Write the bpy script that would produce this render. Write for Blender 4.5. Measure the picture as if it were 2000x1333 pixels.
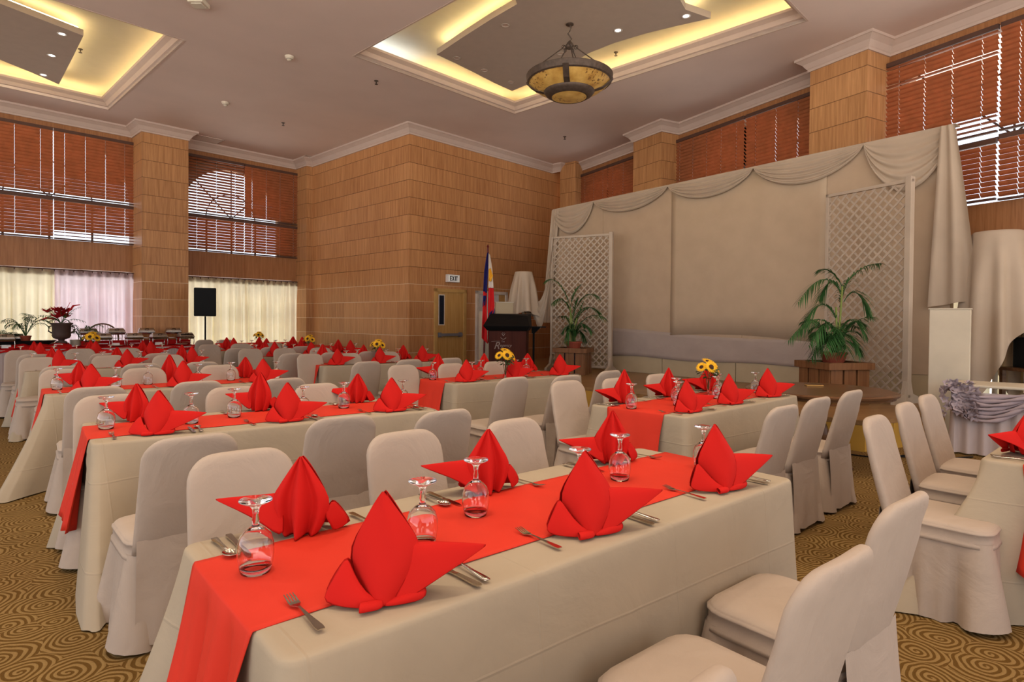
import bpy, bmesh, math, random
from mathutils import Vector, Matrix
random.seed(7)
for o in list(bpy.data.objects): bpy.data.objects.remove(o)
SC = bpy.context.scene
COL = SC.collection
PI = math.pi

# ---------------------------------------------------------------- camera
H = 1.42; F = 1183.0; PITCH = math.atan(18.0/F); ROLL = 0.0085; SHIFT = 24.0
cr = math.cos(ROLL); sr = math.sin(ROLL); cp = math.cos(PITCH); sp = math.sin(PITCH)
FWD = Vector((0, cp, -sp)); UP0 = Vector((0, sp, cp)); R0 = Vector((1, 0, 0))
RIGHT = R0*cr + UP0*sr; UPV = UP0*cr - R0*sr
cam_d = bpy.data.cameras.new('camera'); cam = bpy.data.objects.new('camera', cam_d); COL.objects.link(cam)
cam_d.sensor_width = 36.0; cam_d.lens = F*36.0/2000.0; cam_d.shift_y = -SHIFT/2000.0
cam_d.clip_start = 0.05; cam_d.clip_end = 200
M = Matrix((RIGHT, UPV, -FWD)).transposed().to_4x4(); M.translation = Vector((0, 0, H))
cam.matrix_world = M
SC.camera = cam
# ---------------------------------------------------------------- world, exposure
SC.view_settings.view_transform = 'Standard'; SC.view_settings.look = 'None'
SC.view_settings.gamma = 1.0; SC.view_settings.use_curve_mapping = False
SC.view_settings.exposure = -0.22
W = bpy.data.worlds.new('daylight'); SC.world = W; W.use_nodes = True
# daylight: pale sky above the horizon, brighter glow added below to light the ceiling
_t = W.node_tree; bg = _t.nodes['Background']; _tc = _t.nodes.new('ShaderNodeTexCoord'); _sx = _t.nodes.new('ShaderNodeSeparateXYZ'); _rp = _t.nodes.new('ShaderNodeValToRGB')
_t.links.new(_tc.outputs['Generated'], _sx.inputs[0]); _mr = _t.nodes.new('ShaderNodeMapRange'); _mr.inputs[1].default_value = -.25; _mr.inputs[2].default_value = .25
_t.links.new(_sx.outputs[2], _mr.inputs[0]); _t.links.new(_mr.outputs[0], _rp.inputs[0]); _t.links.new(_rp.outputs[0], bg.inputs[0])
_e = _rp.color_ramp.elements; _e[0].position = .35; _e[0].color = (1.0, .93, .86, 1); _e[1].position = .62; _e[1].color = (.36, .40, .46, 1)
bg.inputs[1].default_value = 4.8
# added unseen spots without fixtures, extra light from above on the front tables
for _i, (_x, _y) in enumerate(((-3.2, 2.2), (-.6, 1.6), (1.8, 2.6), (-2.2, 4.6), (.2, 4.2), (3.0, 4.6), (-4.6, 5.2))):
    _l = bpy.data.lights.new('added_spot', 'SPOT'); _l.energy = 260; _l.color = (1, .86, .66); _l.spot_size = math.radians(125); _l.spot_blend = 1.0; _l.shadow_soft_size = .22
    _o = bpy.data.objects.new('added_spot', _l); COL.objects.link(_o); _o.location = (_x, _y, 5.84)

CEIL = 5.88; TH = 0.75; STG = 0.34

# ---------------------------------------------------------------- geometry of the place (photo measurements to metres)
def ray(px, py):
    return (FWD + RIGHT*((px-1000.0)/F) + UPV*((666.5-py-SHIFT)/F))
def ground(px, py, h=0.0):
    d = ray(px, py); t = (h-H)/d.z
    return Vector((d.x*t, d.y*t, h))
def onwall(px, py, p0, dr):
    "point where the sight line meets the vertical plane through p0 along dr"
    d = ray(px, py); n = Vector((dr[1], -dr[0], 0))
    t = (n.x*p0[0]+n.y*p0[1])/(n.x*d.x+n.y*d.y)
    return Vector((d.x*t, d.y*t, H+d.z*t))
def atY(px, py, Y):
    d = ray(px, py); t = Y/d.y
    return Vector((d.x*t, Y, H+d.z*t))
aA = math.radians(44.0)
A = Vector((math.sin(aA), math.cos(aA), 0)); B = Vector((-A.y, A.x, 0))

# ---------------------------------------------------------------- mesh helpers
class MB:
    def __init__(s): s.v = []; s.f = []; s.m = []; s.cur = 0
    def add(s, vs, fs):
        n = len(s.v); s.v += [tuple(p) for p in vs]
        for f in fs: s.f.append(tuple(n+i for i in f)); s.m.append(s.cur)
        return s
    def box(s, c, d, rz=0.0, taper=1.0):
        hx, hy, hz = d[0]/2, d[1]/2, d[2]/2; cs, sn = math.cos(rz), math.sin(rz); vs = []
        for z, k in ((-hz, 1.0), (hz, taper)):
            for x, y in ((-hx, -hy), (hx, -hy), (hx, hy), (-hx, hy)):
                x *= k; y *= k
                vs.append((c[0]+x*cs-y*sn, c[1]+x*sn+y*cs, c[2]+z))
        return s.add(vs, [(3,2,1,0),(4,5,6,7),(0,1,5,4),(1,2,6,5),(2,3,7,6),(3,0,4,7)])
    def box2(s, a, b):
        return s.box([(a[i]+b[i])/2 for i in range(3)], [abs(b[i]-a[i]) for i in range(3)])
    def grid(s, rows, closed=False):
        nr, nc = len(rows), len(rows[0]); vs = [p for r in rows for p in r]; fs = []
        for i in range(nr-1):
            for j in range(nc if closed else nc-1):
                k = (j+1) % nc
                fs.append((i*nc+j, i*nc+k, (i+1)*nc+k, (i+1)*nc+j))
        return s.add(vs, fs)
    def loft(s, loops, cap0=True, cap1=True):
        s.grid(loops, True); n = len(loops[0]); base = len(s.v)-n*len(loops)
        if cap0: s.f.append(tuple(base+n-1-i for i in range(n))); s.m.append(s.cur)
        if cap1: s.f.append(tuple(base+n*(len(loops)-1)+i for i in range(n))); s.m.append(s.cur)
        return s
    def lathe(s, prof, c=(0,0,0), n=24, cap0=False, cap1=False):
        return s.loft([[(c[0]+r*math.cos(2*PI*i/n), c[1]+r*math.sin(2*PI*i/n), c[2]+z) for i in range(n)] for r, z in prof], cap0, cap1)
    def tube(s, pts, r, n=8, cap=True):
        pts = [Vector(p) for p in pts]; loops = []
        rr = r if isinstance(r, (list, tuple)) else [r]*len(pts)
        for i, p in enumerate(pts):
            t = (pts[min(i+1, len(pts)-1)]-pts[max(i-1, 0)]).normalized()
            u = Vector((0,0,1)) if abs(t.z) < .9 else Vector((1,0,0))
            a = t.cross(u).normalized(); b = t.cross(a)
            loops.append([p+(a*math.cos(2*PI*k/n)+b*math.sin(2*PI*k/n))*rr[i] for k in range(n)])
        return s.loft(loops, cap, cap)
    def prism(s, poly, z0, z1):
        n = len(poly)
        vs = [(x, y, z0) for x, y in poly]+[(x, y, z1) for x, y in poly]
        return s.add(vs, [tuple(range(n-1, -1, -1)), tuple(range(n, 2*n))]+[(i, (i+1) % n, n+(i+1) % n, n+i) for i in range(n)])
    def xf(s, m):
        s.v = [tuple(m @ Vector(p)) for p in s.v]; return s
    def build(s, name, mat, parent=None, smooth=False, bevel=0, subd=0, solid=0, mw=None, fix=True):
        me = bpy.data.meshes.new(name); me.from_pydata(s.v, [], s.f)
        mats = mat if isinstance(mat, (list, tuple)) else [mat]
        for m in mats: me.materials.append(m)
        if len(mats) > 1: me.polygons.foreach_set('material_index', s.m)
        if fix:
            bm = bmesh.new(); bm.from_mesh(me); bmesh.ops.recalc_face_normals(bm, faces=bm.faces); bm.to_mesh(me); bm.free()
        if smooth: me.polygons.foreach_set('use_smooth', [True]*len(me.polygons))
        me.update()
        o = bpy.data.objects.new(name, me); COL.objects.link(o)
        if parent: o.parent = parent
        if mw is not None: o.matrix_world = mw
        if solid:
            m = o.modifiers.new('s', 'SOLIDIFY'); m.thickness = solid; m.offset = 0
        if bevel:
            m = o.modifiers.new('b', 'BEVEL'); m.width = bevel; m.segments = 2; m.limit_method = 'ANGLE'
        if subd:
            m = o.modifiers.new('d', 'SUBSURF'); m.levels = subd; m.render_levels = subd
        return o
def empty(name, loc=(0,0,0), rz=0.0):
    o = bpy.data.objects.new(name, None); COL.objects.link(o); o.location = loc; o.rotation_euler = (0,0,rz)
    o.empty_display_size = .1; return o
def tag(o, label, cat, group=None, kind=None):
    o['label'] = label; o['category'] = cat
    if group: o['group'] = group
    if kind: o['kind'] = kind
    return o
def struct(o): o['kind'] = 'structure'; return o
def copy_tree(o, parent=None):
    c = o.copy(); COL.objects.link(c); c.parent = parent
    for ch in [x for x in KIDS.get(o.name, o.children)]: copy_tree(ch, c)
    return c
KIDS = {}
def frame(p, dr):
    "matrix whose x axis runs along dr at point p (z up)"
    a = math.atan2(dr[1], dr[0]); return Matrix.Translation(Vector((p[0], p[1], p[2] if len(p) > 2 else 0))) @ Matrix.Rotation(a, 4, 'Z')
def ang(d): return math.atan2(d[1], d[0])

# ---------------------------------------------------------------- materials
class NT:
    def __init__(s, name):
        s.m = bpy.data.materials.new(name); s.m.use_nodes = True; s.t = s.m.node_tree
        s.b = s.t.nodes['Principled BSDF']; s.out = s.t.nodes['Material Output']
    def n(s, typ, **kw):
        nd = s.t.nodes.new(typ)
        for k, v in kw.items():
            if k.startswith('i_'):
                key = k[2:]; nd.inputs[int(key) if key.isdigit() else key].default_value = v
            else: setattr(nd, k, v)
        return nd
    def l(s, a, b): s.t.links.new(a, b)
    def math(s, op, a, b=0.0, c=0.0):
        nd = s.n('ShaderNodeMath', operation=op)
        for i, x in enumerate((a, b, c)):
            if isinstance(x, (int, float)): nd.inputs[i].default_value = x
            else: s.l(x, nd.inputs[i])
        return nd.outputs[0]
    def ramp(s, fac, stops):
        nd = s.n('ShaderNodeValToRGB'); e = nd.color_ramp.elements
        while len(e) < len(stops): e.new(.5)
        for el, (p, c) in zip(e, stops): el.position = p; el.color = (*c, 1)
        s.l(fac, nd.inputs[0]); return nd.outputs[0]
    def mix(s, fac, a, b, mode='MIX'):
        nd = s.n('ShaderNodeMix', data_type='RGBA', blend_type=mode)
        for key, x in ((0, fac), (6, a), (7, b)):
            if isinstance(x, (int, float)): nd.inputs[key].default_value = x
            elif isinstance(x, tuple): nd.inputs[key].default_value = (*x, 1)
            else: s.l(x, nd.inputs[key])
        return nd.outputs[2]
def simple(name, col, rough=.6, metal=0.0, var=.08, vs=6.0, bump=0.0, bs=40.0, sheen=0.0, spec=.2, trans=0.0):
    k = NT(name); tc = k.n('ShaderNodeTexCoord')
    nz = k.n('ShaderNodeTexNoise', i_Scale=vs, i_Detail=4.0); k.l(tc.outputs['Object'], nz.inputs['Vector'])
    c = k.ramp(nz.outputs[0], [(.3, tuple(x*(1-var) for x in col)), (.7, tuple(min(1, x*(1+var)) for x in col))])
    k.l(c, k.b.inputs['Base Color']); k.b.inputs['Roughness'].default_value = rough; k.b.inputs['Metallic'].default_value = metal
    k.b.inputs['Specular IOR Level'].default_value = spec
    if sheen: k.b.inputs['Sheen Weight'].default_value = sheen
    if bump:
        n2 = k.n('ShaderNodeTexNoise', i_Scale=bs, i_Detail=3.0); k.l(tc.outputs['Object'], n2.inputs['Vector'])
        bp = k.n('ShaderNodeBump', i_Strength=bump, i_Distance=.01); k.l(n2.outputs[0], bp.inputs['Height']); k.l(bp.outputs[0], k.b.inputs['Normal'])
    if trans:
        tr = k.n('ShaderNodeBsdfTranslucent'); k.l(c, tr.inputs[0]); mx = k.n('ShaderNodeMixShader', i_0=trans)
        k.l(k.b.outputs[0], mx.inputs[1]); k.l(tr.outputs[0], mx.inputs[2]); k.l(mx.outputs[0], k.out.inputs[0])
    return k.m
def fabric(name, col, rough=.85, wr=.35, sheen=0.0, trans=0.0):
    k = NT(name); tc = k.n('ShaderNodeTexCoord')
    k.b.inputs['Roughness'].default_value = rough; k.b.inputs['Specular IOR Level'].default_value = .12; k.b.inputs['Sheen Weight'].default_value = sheen
    nz = k.n('ShaderNodeTexNoise', i_Scale=3.0, i_Detail=3.0); k.l(tc.outputs['Object'], nz.inputs['Vector'])
    c = k.ramp(nz.outputs[0], [(.35, tuple(x*.96 for x in col)), (.65, tuple(min(1, x*1.03) for x in col))]); k.l(c, k.b.inputs['Base Color'])
    # soft wrinkles and press creases
    n1 = k.n('ShaderNodeTexNoise', i_Scale=4.0, i_Detail=5.0, i_Distortion=.6); k.l(tc.outputs['Object'], n1.inputs['Vector'])
    n2 = k.n('ShaderNodeTexNoise', i_Scale=420.0, i_Detail=1.0); k.l(tc.outputs['Object'], n2.inputs['Vector'])
    h = k.math('ADD', n1.outputs[0], k.math('MULTIPLY', n2.outputs[0], .012))
    bp = k.n('ShaderNodeBump', i_Strength=wr, i_Distance=.03); k.l(h, bp.inputs['Height']); k.l(bp.outputs[0], k.b.inputs['Normal'])
    if trans:
        tr = k.n('ShaderNodeBsdfTranslucent'); k.l(c, tr.inputs[0]); mx = k.n('ShaderNodeMixShader', i_0=trans)
        k.l(k.b.outputs[0], mx.inputs[1]); k.l(tr.outputs[0], mx.inputs[2]); k.l(mx.outputs[0], k.out.inputs[0])
    return k.m
def creased(name, col, px_, pz_, **kw):
    "fabric with the faint pressed fold lines of folded linen"
    m = fabric(name, col, **kw); t = m.node_tree; tc = t.nodes.new('ShaderNodeTexCoord'); sx = t.nodes.new('ShaderNodeSeparateXYZ'); t.links.new(tc.outputs['Object'], sx.inputs[0])
    def mt(op, a, b=0.0):
        n = t.nodes.new('ShaderNodeMath'); n.operation = op
        for i, x in enumerate((a, b)):
            if isinstance(x, (int, float)): n.inputs[i].default_value = x
            else: t.links.new(x, n.inputs[i])
        return n.outputs[0]
    def line(c, per, off):
        f = mt('ABSOLUTE', mt('SUBTRACT', mt('FRACT', mt('DIVIDE', mt('ADD', c, off), per)), .5)); return mt('MAXIMUM', mt('SUBTRACT', 1.0, mt('MULTIPLY', f, per/.006)), 0.0)
    h = mt('ADD', line(mt('ADD', sx.outputs[0], mt('MULTIPLY', sx.outputs[2], .08)), px_, 10.13), line(mt('ADD', sx.outputs[2], mt('MULTIPLY', sx.outputs[0], .03)), pz_, 10.06))
    bp = [n for n in t.nodes if n.type == 'BUMP'][0]; b2 = t.nodes.new('ShaderNodeBump'); b2.inputs['Strength'].default_value = .35; b2.inputs['Distance'].default_value = .004
    t.links.new(h, b2.inputs['Height']); t.links.new(bp.outputs[0], b2.inputs['Normal']); pb = [n for n in t.nodes if n.type == 'BSDF_PRINCIPLED'][0]; t.links.new(b2.outputs[0], pb.inputs['Normal']); return m
def panel_wood(name, c1, c2, pw=1.2, ph=.4, zoff=.22, rough=.42, joints=True):
    k = NT(name); tc = k.n('ShaderNodeTexCoord'); sx = k.n('ShaderNodeSeparateXYZ'); k.l(tc.outputs['Object'], sx.inputs[0])
    u = k.math('ADD', sx.outputs[0], sx.outputs[1]); v = sx.outputs[2]
    pv = k.math('DIVIDE', k.math('SUBTRACT', v, zoff), ph); pu = k.math('DIVIDE', k.math('ADD', u, 40.37), pw)
    fv = k.math('FRACT', pv); fu = k.math('FRACT', pu)
    ids = k.n('ShaderNodeCombineXYZ'); k.l(k.math('FLOOR', pu), ids.inputs[0]); k.l(k.math('FLOOR', pv), ids.inputs[1])
    wn = k.n('ShaderNodeTexWhiteNoise', noise_dimensions='3D'); k.l(ids.outputs[0], wn.inputs['Vector'])
    g = k.n('ShaderNodeCombineXYZ'); k.l(k.math('MULTIPLY', u, 26.0), g.inputs[0]); k.l(k.math('MULTIPLY', v, 1.1), g.inputs[1]); k.l(k.math('MULTIPLY', wn.outputs[0], 9.0), g.inputs[2])
    nz = k.n('ShaderNodeTexNoise', i_Scale=1.0, i_Detail=5.0, i_Roughness=.65, i_Distortion=.4); k.l(g.outputs[0], nz.inputs['Vector'])
    fac = k.math('ADD', k.math('MULTIPLY', nz.outputs[0], .86), k.math('MULTIPLY', wn.outputs[0], .14))
    c = k.ramp(fac, [(.28, c1), (.7, c2)])
    if joints:
        lo = k.math('LESS_THAN', v, 2.35)
        jc = k.mix(lo, (.12, .05, .02), (.70, .54, .36))
        edge = k.math('MAXIMUM', k.math('LESS_THAN', k.math('ABSOLUTE', k.math('SUBTRACT', fv, .5)), 2.0), 0.0)
        jh = k.math('LESS_THAN', fv, .03)
        jv = k.math('LESS_THAN', fu, .0035)
        c = k.mix(k.math('MULTIPLY', jv, .5), c, (.22, .1, .045))
        c = k.mix(k.math('MULTIPLY', jh, .85), c, jc)
    k.l(c, k.b.inputs['Base Color']); k.b.inputs['Roughness'].default_value = rough; k.b.inputs['Specular IOR Level'].default_value = .3
    return k.m
def wood(name, c1, c2, scale=8.0, axis=2, rough=.4):
    k = NT(name); tc = k.n('ShaderNodeTexCoord'); mp = k.n('ShaderNodeMapping')
    sc = [scale]*3; sc[axis] = scale*.08; mp.inputs['Scale'].default_value = sc
    k.l(tc.outputs['Object'], mp.inputs[0]); nz = k.n('ShaderNodeTexNoise', i_Scale=2.5, i_Detail=5.0, i_Distortion=.8); k.l(mp.outputs[0], nz.inputs['Vector'])
    k.l(k.ramp(nz.outputs[0], [(.3, c1), (.7, c2)]), k.b.inputs['Base Color']); k.b.inputs['Roughness'].default_value = rough; k.b.inputs['Specular IOR Level'].default_value = .12
    return k.m
def emit(name, col, s):
    k = NT(name); k.b.inputs['Base Color'].default_value = (*col, 1); k.b.inputs['Emission Color'].default_value = (*col, 1); k.b.inputs['Emission Strength'].default_value = s
    return k.m

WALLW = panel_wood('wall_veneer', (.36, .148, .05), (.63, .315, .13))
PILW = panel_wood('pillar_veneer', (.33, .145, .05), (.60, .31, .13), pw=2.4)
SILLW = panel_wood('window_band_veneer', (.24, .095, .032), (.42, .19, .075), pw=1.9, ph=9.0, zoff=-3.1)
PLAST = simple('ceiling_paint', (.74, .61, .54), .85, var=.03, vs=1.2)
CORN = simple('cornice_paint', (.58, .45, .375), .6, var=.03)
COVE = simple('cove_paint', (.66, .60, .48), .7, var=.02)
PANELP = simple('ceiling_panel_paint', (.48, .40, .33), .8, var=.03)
CLOTH = creased('tablecloth_beige', (.375, .298, .205), .62, .36, wr=.3)
CHAIRC = fabric('chair_cover_ivory', (.42, .328, .252), wr=.6)
DRAPE = fabric('drape_white', (.50, .395, .29), wr=.2)
RED = fabric('napkin_red', (.54, .012, .008), rough=.8, wr=.1, trans=.05)
RUN = fabric('runner_red', (.60, .036, .017), rough=.6, wr=.1)
BUFR = fabric('buffet_red', (.42, .006, .006), rough=.6, wr=.4)
SKIRTW = fabric('skirt_white', (.50, .41, .38), wr=.1)
VIOL = fabric('ruffle_lilac', (.40, .32, .33), rough=.6, wr=.2)
SCREEN = fabric('screen_cream', (.53, .40, .27), wr=.04)
SCREEN2 = fabric('screen_cream_dim', (.515, .38, .255), wr=.06)
GREYC = fabric('band_greylilac', (.44, .355, .30), wr=.3)
BASEP = simple('backdrop_base_cream', (.50, .40, .25), .6, var=.06, vs=3)
LATT = simple('lattice_paint', (.50, .40, .30), .55, var=.05)
PLINTH = simple('plinth_paint', (.58, .50, .37), .55, var=.07, vs=3)
SLAT = simple('blind_slat', (.54, .20, .085), .45, var=.12, vs=9, trans=.42)
RAIL = simple('blind_rail', (.10, .05, .035), .5)
CURT = fabric('curtain_cream', (.96, .88, .66), wr=.05, trans=.86)
CURTP = fabric('curtain_pinkish', (.96, .84, .88), wr=.05, trans=.86)
OUTW = simple('outer_wall', (.30, .17, .10), .8)
MULL = simple('mullion', (.12, .09, .08), .5)
DOORW = wood('door_wood', (.50, .27, .08), (.62, .37, .13), 6, 2, .35)
DOORF = simple('door_frame', (.55, .33, .11), .45)
DFW = simple('door_frame_pale', (.70, .62, .52), .45)
BARG = simple('bar_grey', (.20, .19, .20), .4)
DARKG = simple('dark_glass', (.015, .018, .03), .15)
STEEL = simple('steel', (.55, .50, .42), .16, metal=1.0, var=.05)
STEEL2 = simple('steel_buffet', (.45, .42, .38), .25, metal=1.0, var=.15)
BRONZE = simple('lamp_bronze', (.10, .072, .055), .5, metal=.4, var=.2, vs=20)
BLACK = simple('black_plastic', (.006, .006, .006), .6, spec=.15)
DKWOOD = wood('dark_wood', (.085, .038, .017), (.16, .075, .033), 5, 0, .22)
LECT = wood('lectern_wood', (.05, .013, .008), (.08, .022, .013), 6, 2, .7)
PLANT = wood('planter_wood', (.15, .062, .025), (.24, .11, .045), 7, 2, .4)
STFL = wood('stage_boards', (.22, .12, .045), (.34, .19, .08), 5, 0, .3)
STSK = fabric('stage_skirt_gold', (.52, .29, .05), rough=.6, wr=.15)
TERRA = simple('terracotta', (.30, .06, .03), .6)
LEAF = simple('palm_leaf', (.045, .13, .035), .45, var=.35, vs=5, trans=.15)
LEAFD = simple('dark_leaf', (.05, .10, .03), .5, var=.3, trans=.1)
STEM = simple('palm_stem', (.22, .27, .07), .5, var=.2)
YEL = simple('petal_yellow', (.86, .46, .02), .6, var=.2, vs=30, trans=.2)
BRN = simple('flower_centre', (.05, .018, .008), .8)
FLR = simple('flower_red', (.45, .01, .015), .6, var=.3)
URN = simple('urn_clay', (.075, .045, .035), .6, var=.2)
WHITE = simple('white_paint', (.75, .72, .68), .5)
CREAMP = simple('plate_cream', (.62, .54, .42), .3)
LOGO = simple('logo_silver', (.30, .22, .18), .6)
BLUE = fabric('flag_blue', (.02, .02, .12), wr=.1); FRED = fabric('flag_red', (.62, .02, .02), wr=.1)
FWHT = fabric('flag_white', (.75, .65, .55), wr=.1); FYEL = fabric('flag_yellow', (.85, .45, .04), wr=.1)
POLE = simple('flag_pole_wood', (.13, .02, .015), .35)
GOLD = simple('gold_trim', (.6, .35, .1), .3, metal=.6)
SIGNW = emit('exit_sign_face', (.85, .84, .78), .15)
DLON = emit('downlight_lit', (1, .97, .9), 9.0)
COVEL = emit('cove_tube_warm', (1.0, .82, .42), 17.0)
COVEB = emit('cove_tube_cool', (.62, .82, 1.0), 20.0)
def glass_mat(name, ior=1.45, tint=(1,1,1)):
    k = NT(name); k.b.inputs['Transmission Weight'].default_value = 1.0; k.b.inputs['Roughness'].default_value = 0.0; k.b.inputs['IOR'].default_value = ior
    k.b.inputs['Base Color'].default_value = (*tint, 1); return k.m
GLASS = glass_mat('goblet_glass')
def pane_mat():
    k = NT('window_pane'); tr = k.n('ShaderNodeBsdfTransparent'); gl = k.n('ShaderNodeBsdfGlossy', i_Roughness=.02); fr = k.n('ShaderNodeFresnel')
    mx = k.n('ShaderNodeMixShader'); k.l(fr.outputs[0], mx.inputs[0]); k.l(tr.outputs[0], mx.inputs[1]); k.l(gl.outputs[0], mx.inputs[2]); k.l(mx.outputs[0], k.out.inputs[0]); return k.m
PANE = pane_mat()
def alabaster():
    k = NT('lamp_alabaster'); tc = k.n('ShaderNodeTexCoord'); nz = k.n('ShaderNodeTexNoise', i_Scale=5.0, i_Detail=6.0, i_Roughness=.6); k.l(tc.outputs['Object'], nz.inputs['Vector'])
    c = k.ramp(nz.outputs[0], [(.25, (.22, .09, .02)), (.42, (.42, .23, .05)), (.7, (.58, .36, .10))])
    n2 = k.n('ShaderNodeTexNoise', i_Scale=26.0, i_Detail=2.0); k.l(tc.outputs['Object'], n2.inputs['Vector'])
    n3 = k.n('ShaderNodeTexNoise', i_Scale=2.3, i_Detail=1.0); k.l(tc.outputs['Object'], n3.inputs['Vector'])
    sp = k.math('MULTIPLY', k.math('GREATER_THAN', n2.outputs[0], .60), k.math('GREATER_THAN', n3.outputs[0], .52))
    c = k.mix(k.math('MULTIPLY', sp, .8), c, (.06, .015, .005))
    k.l(c, k.b.inputs['Base Color']); k.b.inputs['Roughness'].default_value = .45
    k.l(c, k.b.inputs['Emission Color']); k.b.inputs['Emission Strength'].default_value = .22
    return k.m
ALAB = alabaster()
def carpet():
    k = NT('carpet_swirl'); tc = k.n('ShaderNodeTexCoord'); mp = k.n('ShaderNodeMapping'); mp.inputs['Scale'].default_value = (4.6, 4.6, 4.6); mp.inputs['Rotation'].default_value = (0, 0, .8)
    k.l(tc.outputs['Object'], mp.inputs[0])
    nz = k.n('ShaderNodeTexNoise', i_Scale=1.2, i_Detail=2.0); k.l(mp.outputs[0], nz.inputs['Vector'])
    ad = k.n('ShaderNodeMixRGB'); 
    va = k.n('ShaderNodeVectorMath', operation='MULTIPLY_ADD'); k.l(nz.outputs['Color'], va.inputs[0]); va.inputs[1].default_value = (.35, .35, 0); k.l(mp.outputs[0], va.inputs[2])
    vo = k.n('ShaderNodeTexVoronoi', voronoi_dimensions='2D', i_Scale=1.0, i_Randomness=.75); k.l(va.outputs[0], vo.inputs['Vector'])
    # direction round each cell centre turns the rings into spirals
    sb = k.n('ShaderNodeVectorMath', operation='SUBTRACT'); k.l(va.outputs[0], sb.inputs[0]); k.l(vo.outputs['Position'], sb.inputs[1])
    s2 = k.n('ShaderNodeSeparateXYZ'); k.l(sb.outputs[0], s2.inputs[0])
    an = k.math('DIVIDE', k.math('ARCTAN2', s2.outputs[1], s2.outputs[0]), 2*PI)
    ph = k.math('ADD', k.math('MULTIPLY', vo.outputs['Distance'], 8.0), an)
    w = k.math('ADD', k.math('MULTIPLY', k.math('SINE', k.math('MULTIPLY', ph, 2*PI)), .5), .5)
    c = k.ramp(w, [(.38, (.12, .060, .012)), (.62, (.27, .165, .058))])
    n3 = k.n('ShaderNodeTexNoise', i_Scale=160.0, i_Detail=2.0); k.l(tc.outputs['Object'], n3.inputs['Vector'])
    c = k.mix(.45, c, k.ramp(n3.outputs[0], [(.3, (.55, .55, .55)), (.7, (1, 1, 1))]), 'MULTIPLY')
    k.l(c, k.b.inputs['Base Color']); k.b.inputs['Roughness'].default_value = .95; k.b.inputs['Specular IOR Level'].default_value = .1
    bp = k.n('ShaderNodeBump', i_Strength=.4, i_Distance=.004); k.l(k.math('ADD', w, n3.outputs[0]), bp.inputs['Height']); k.l(bp.outputs[0], k.b.inputs['Normal'])
    t = k.t; t.nodes.remove(ad)
    return k.m
CARP = carpet()

# ================================================================= ROOM SHELL
ZB = CEIL-.22   # underside of cornice
C0 = ground(800, 262, ZB); C0.z = 0                              # corner of the panelled block
def hit(px, p0, dr): q = onwall(px, 600, p0, dr); q.z = 0; return q
C1 = hit(1080, C0, A)                                           # right end of its right face
C2 = hit(614, C0, B)                                            # left end of its left face
W0 = ground(368, 291, ZB); W0.z = 0                              # left window wall line (direction A)
Wend = W0 + A*((C2-W0).dot(A)+.25)
RW0 = ground(1738, 112, ZB); RW0.z = 0
RW1 = ground(1122, 340, ZB); RW1.z = 0
RD = (RW1-RW0).normalized(); RN = Vector((-RD.y, RD.x, 0))       # right wall runs along RD; RN points into the room
if RN.x > 0: RN = -RN

ceil_m = Matrix((( A.x, B.x, 0, 0), (A.y, B.y, 0, 0), (0, 0, 1, 0), (0, 0, 0, 1)))
bW = W0.dot(B)
def room_poly(back):
    "plan of the hall in world x, y; the side behind the photographer is open to daylight"
    rw = lambda y: RW0+RD*((y-RW0.y)/RD.y)-RN*.3
    a, b = rw(back), RW1+RD*2-RN*.3
    lb = lambda y: W0+A*((y-W0.y)/A.y)+B*.3
    c = W0+A*9+B*.3; d = lb(back)
    return [(a.x, a.y), (b.x, b.y), (b.x-.5, b.y+4), (c.x, c.y), (d.x, d.y)]
floor = struct(MB().prism(room_poly(-4.5), -.1, 0).build('floor', CARP))

def wallbox(name, p, dr, s0, s1, z0, z1, th, mat, inward, parent=None):
    "slab along dr from s0 to s1; thickness goes away from the room"
    m = frame(p, dr); side = -1 if (Matrix.Rotation(-ang(dr), 4, 'Z') @ Vector(inward)).y > 0 else 1
    y0, y1 = (0, side*th)
    b = MB().box2((s0, min(y0, y1), z0), (s1, max(y0, y1), z1))
    return struct(b.build(name, mat, parent, mw=m))
# panelled block: two faces as one solid L made of two walls
wallbox('wall_block_right', C0, A, .003, (C1-C0).length+.4, 0, CEIL, .3, WALLW, -B)
wallbox('wall_block_left', C0, B, .003, (C2-C0).length+.5, 0, CEIL, .3, WALLW, -A)

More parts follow.
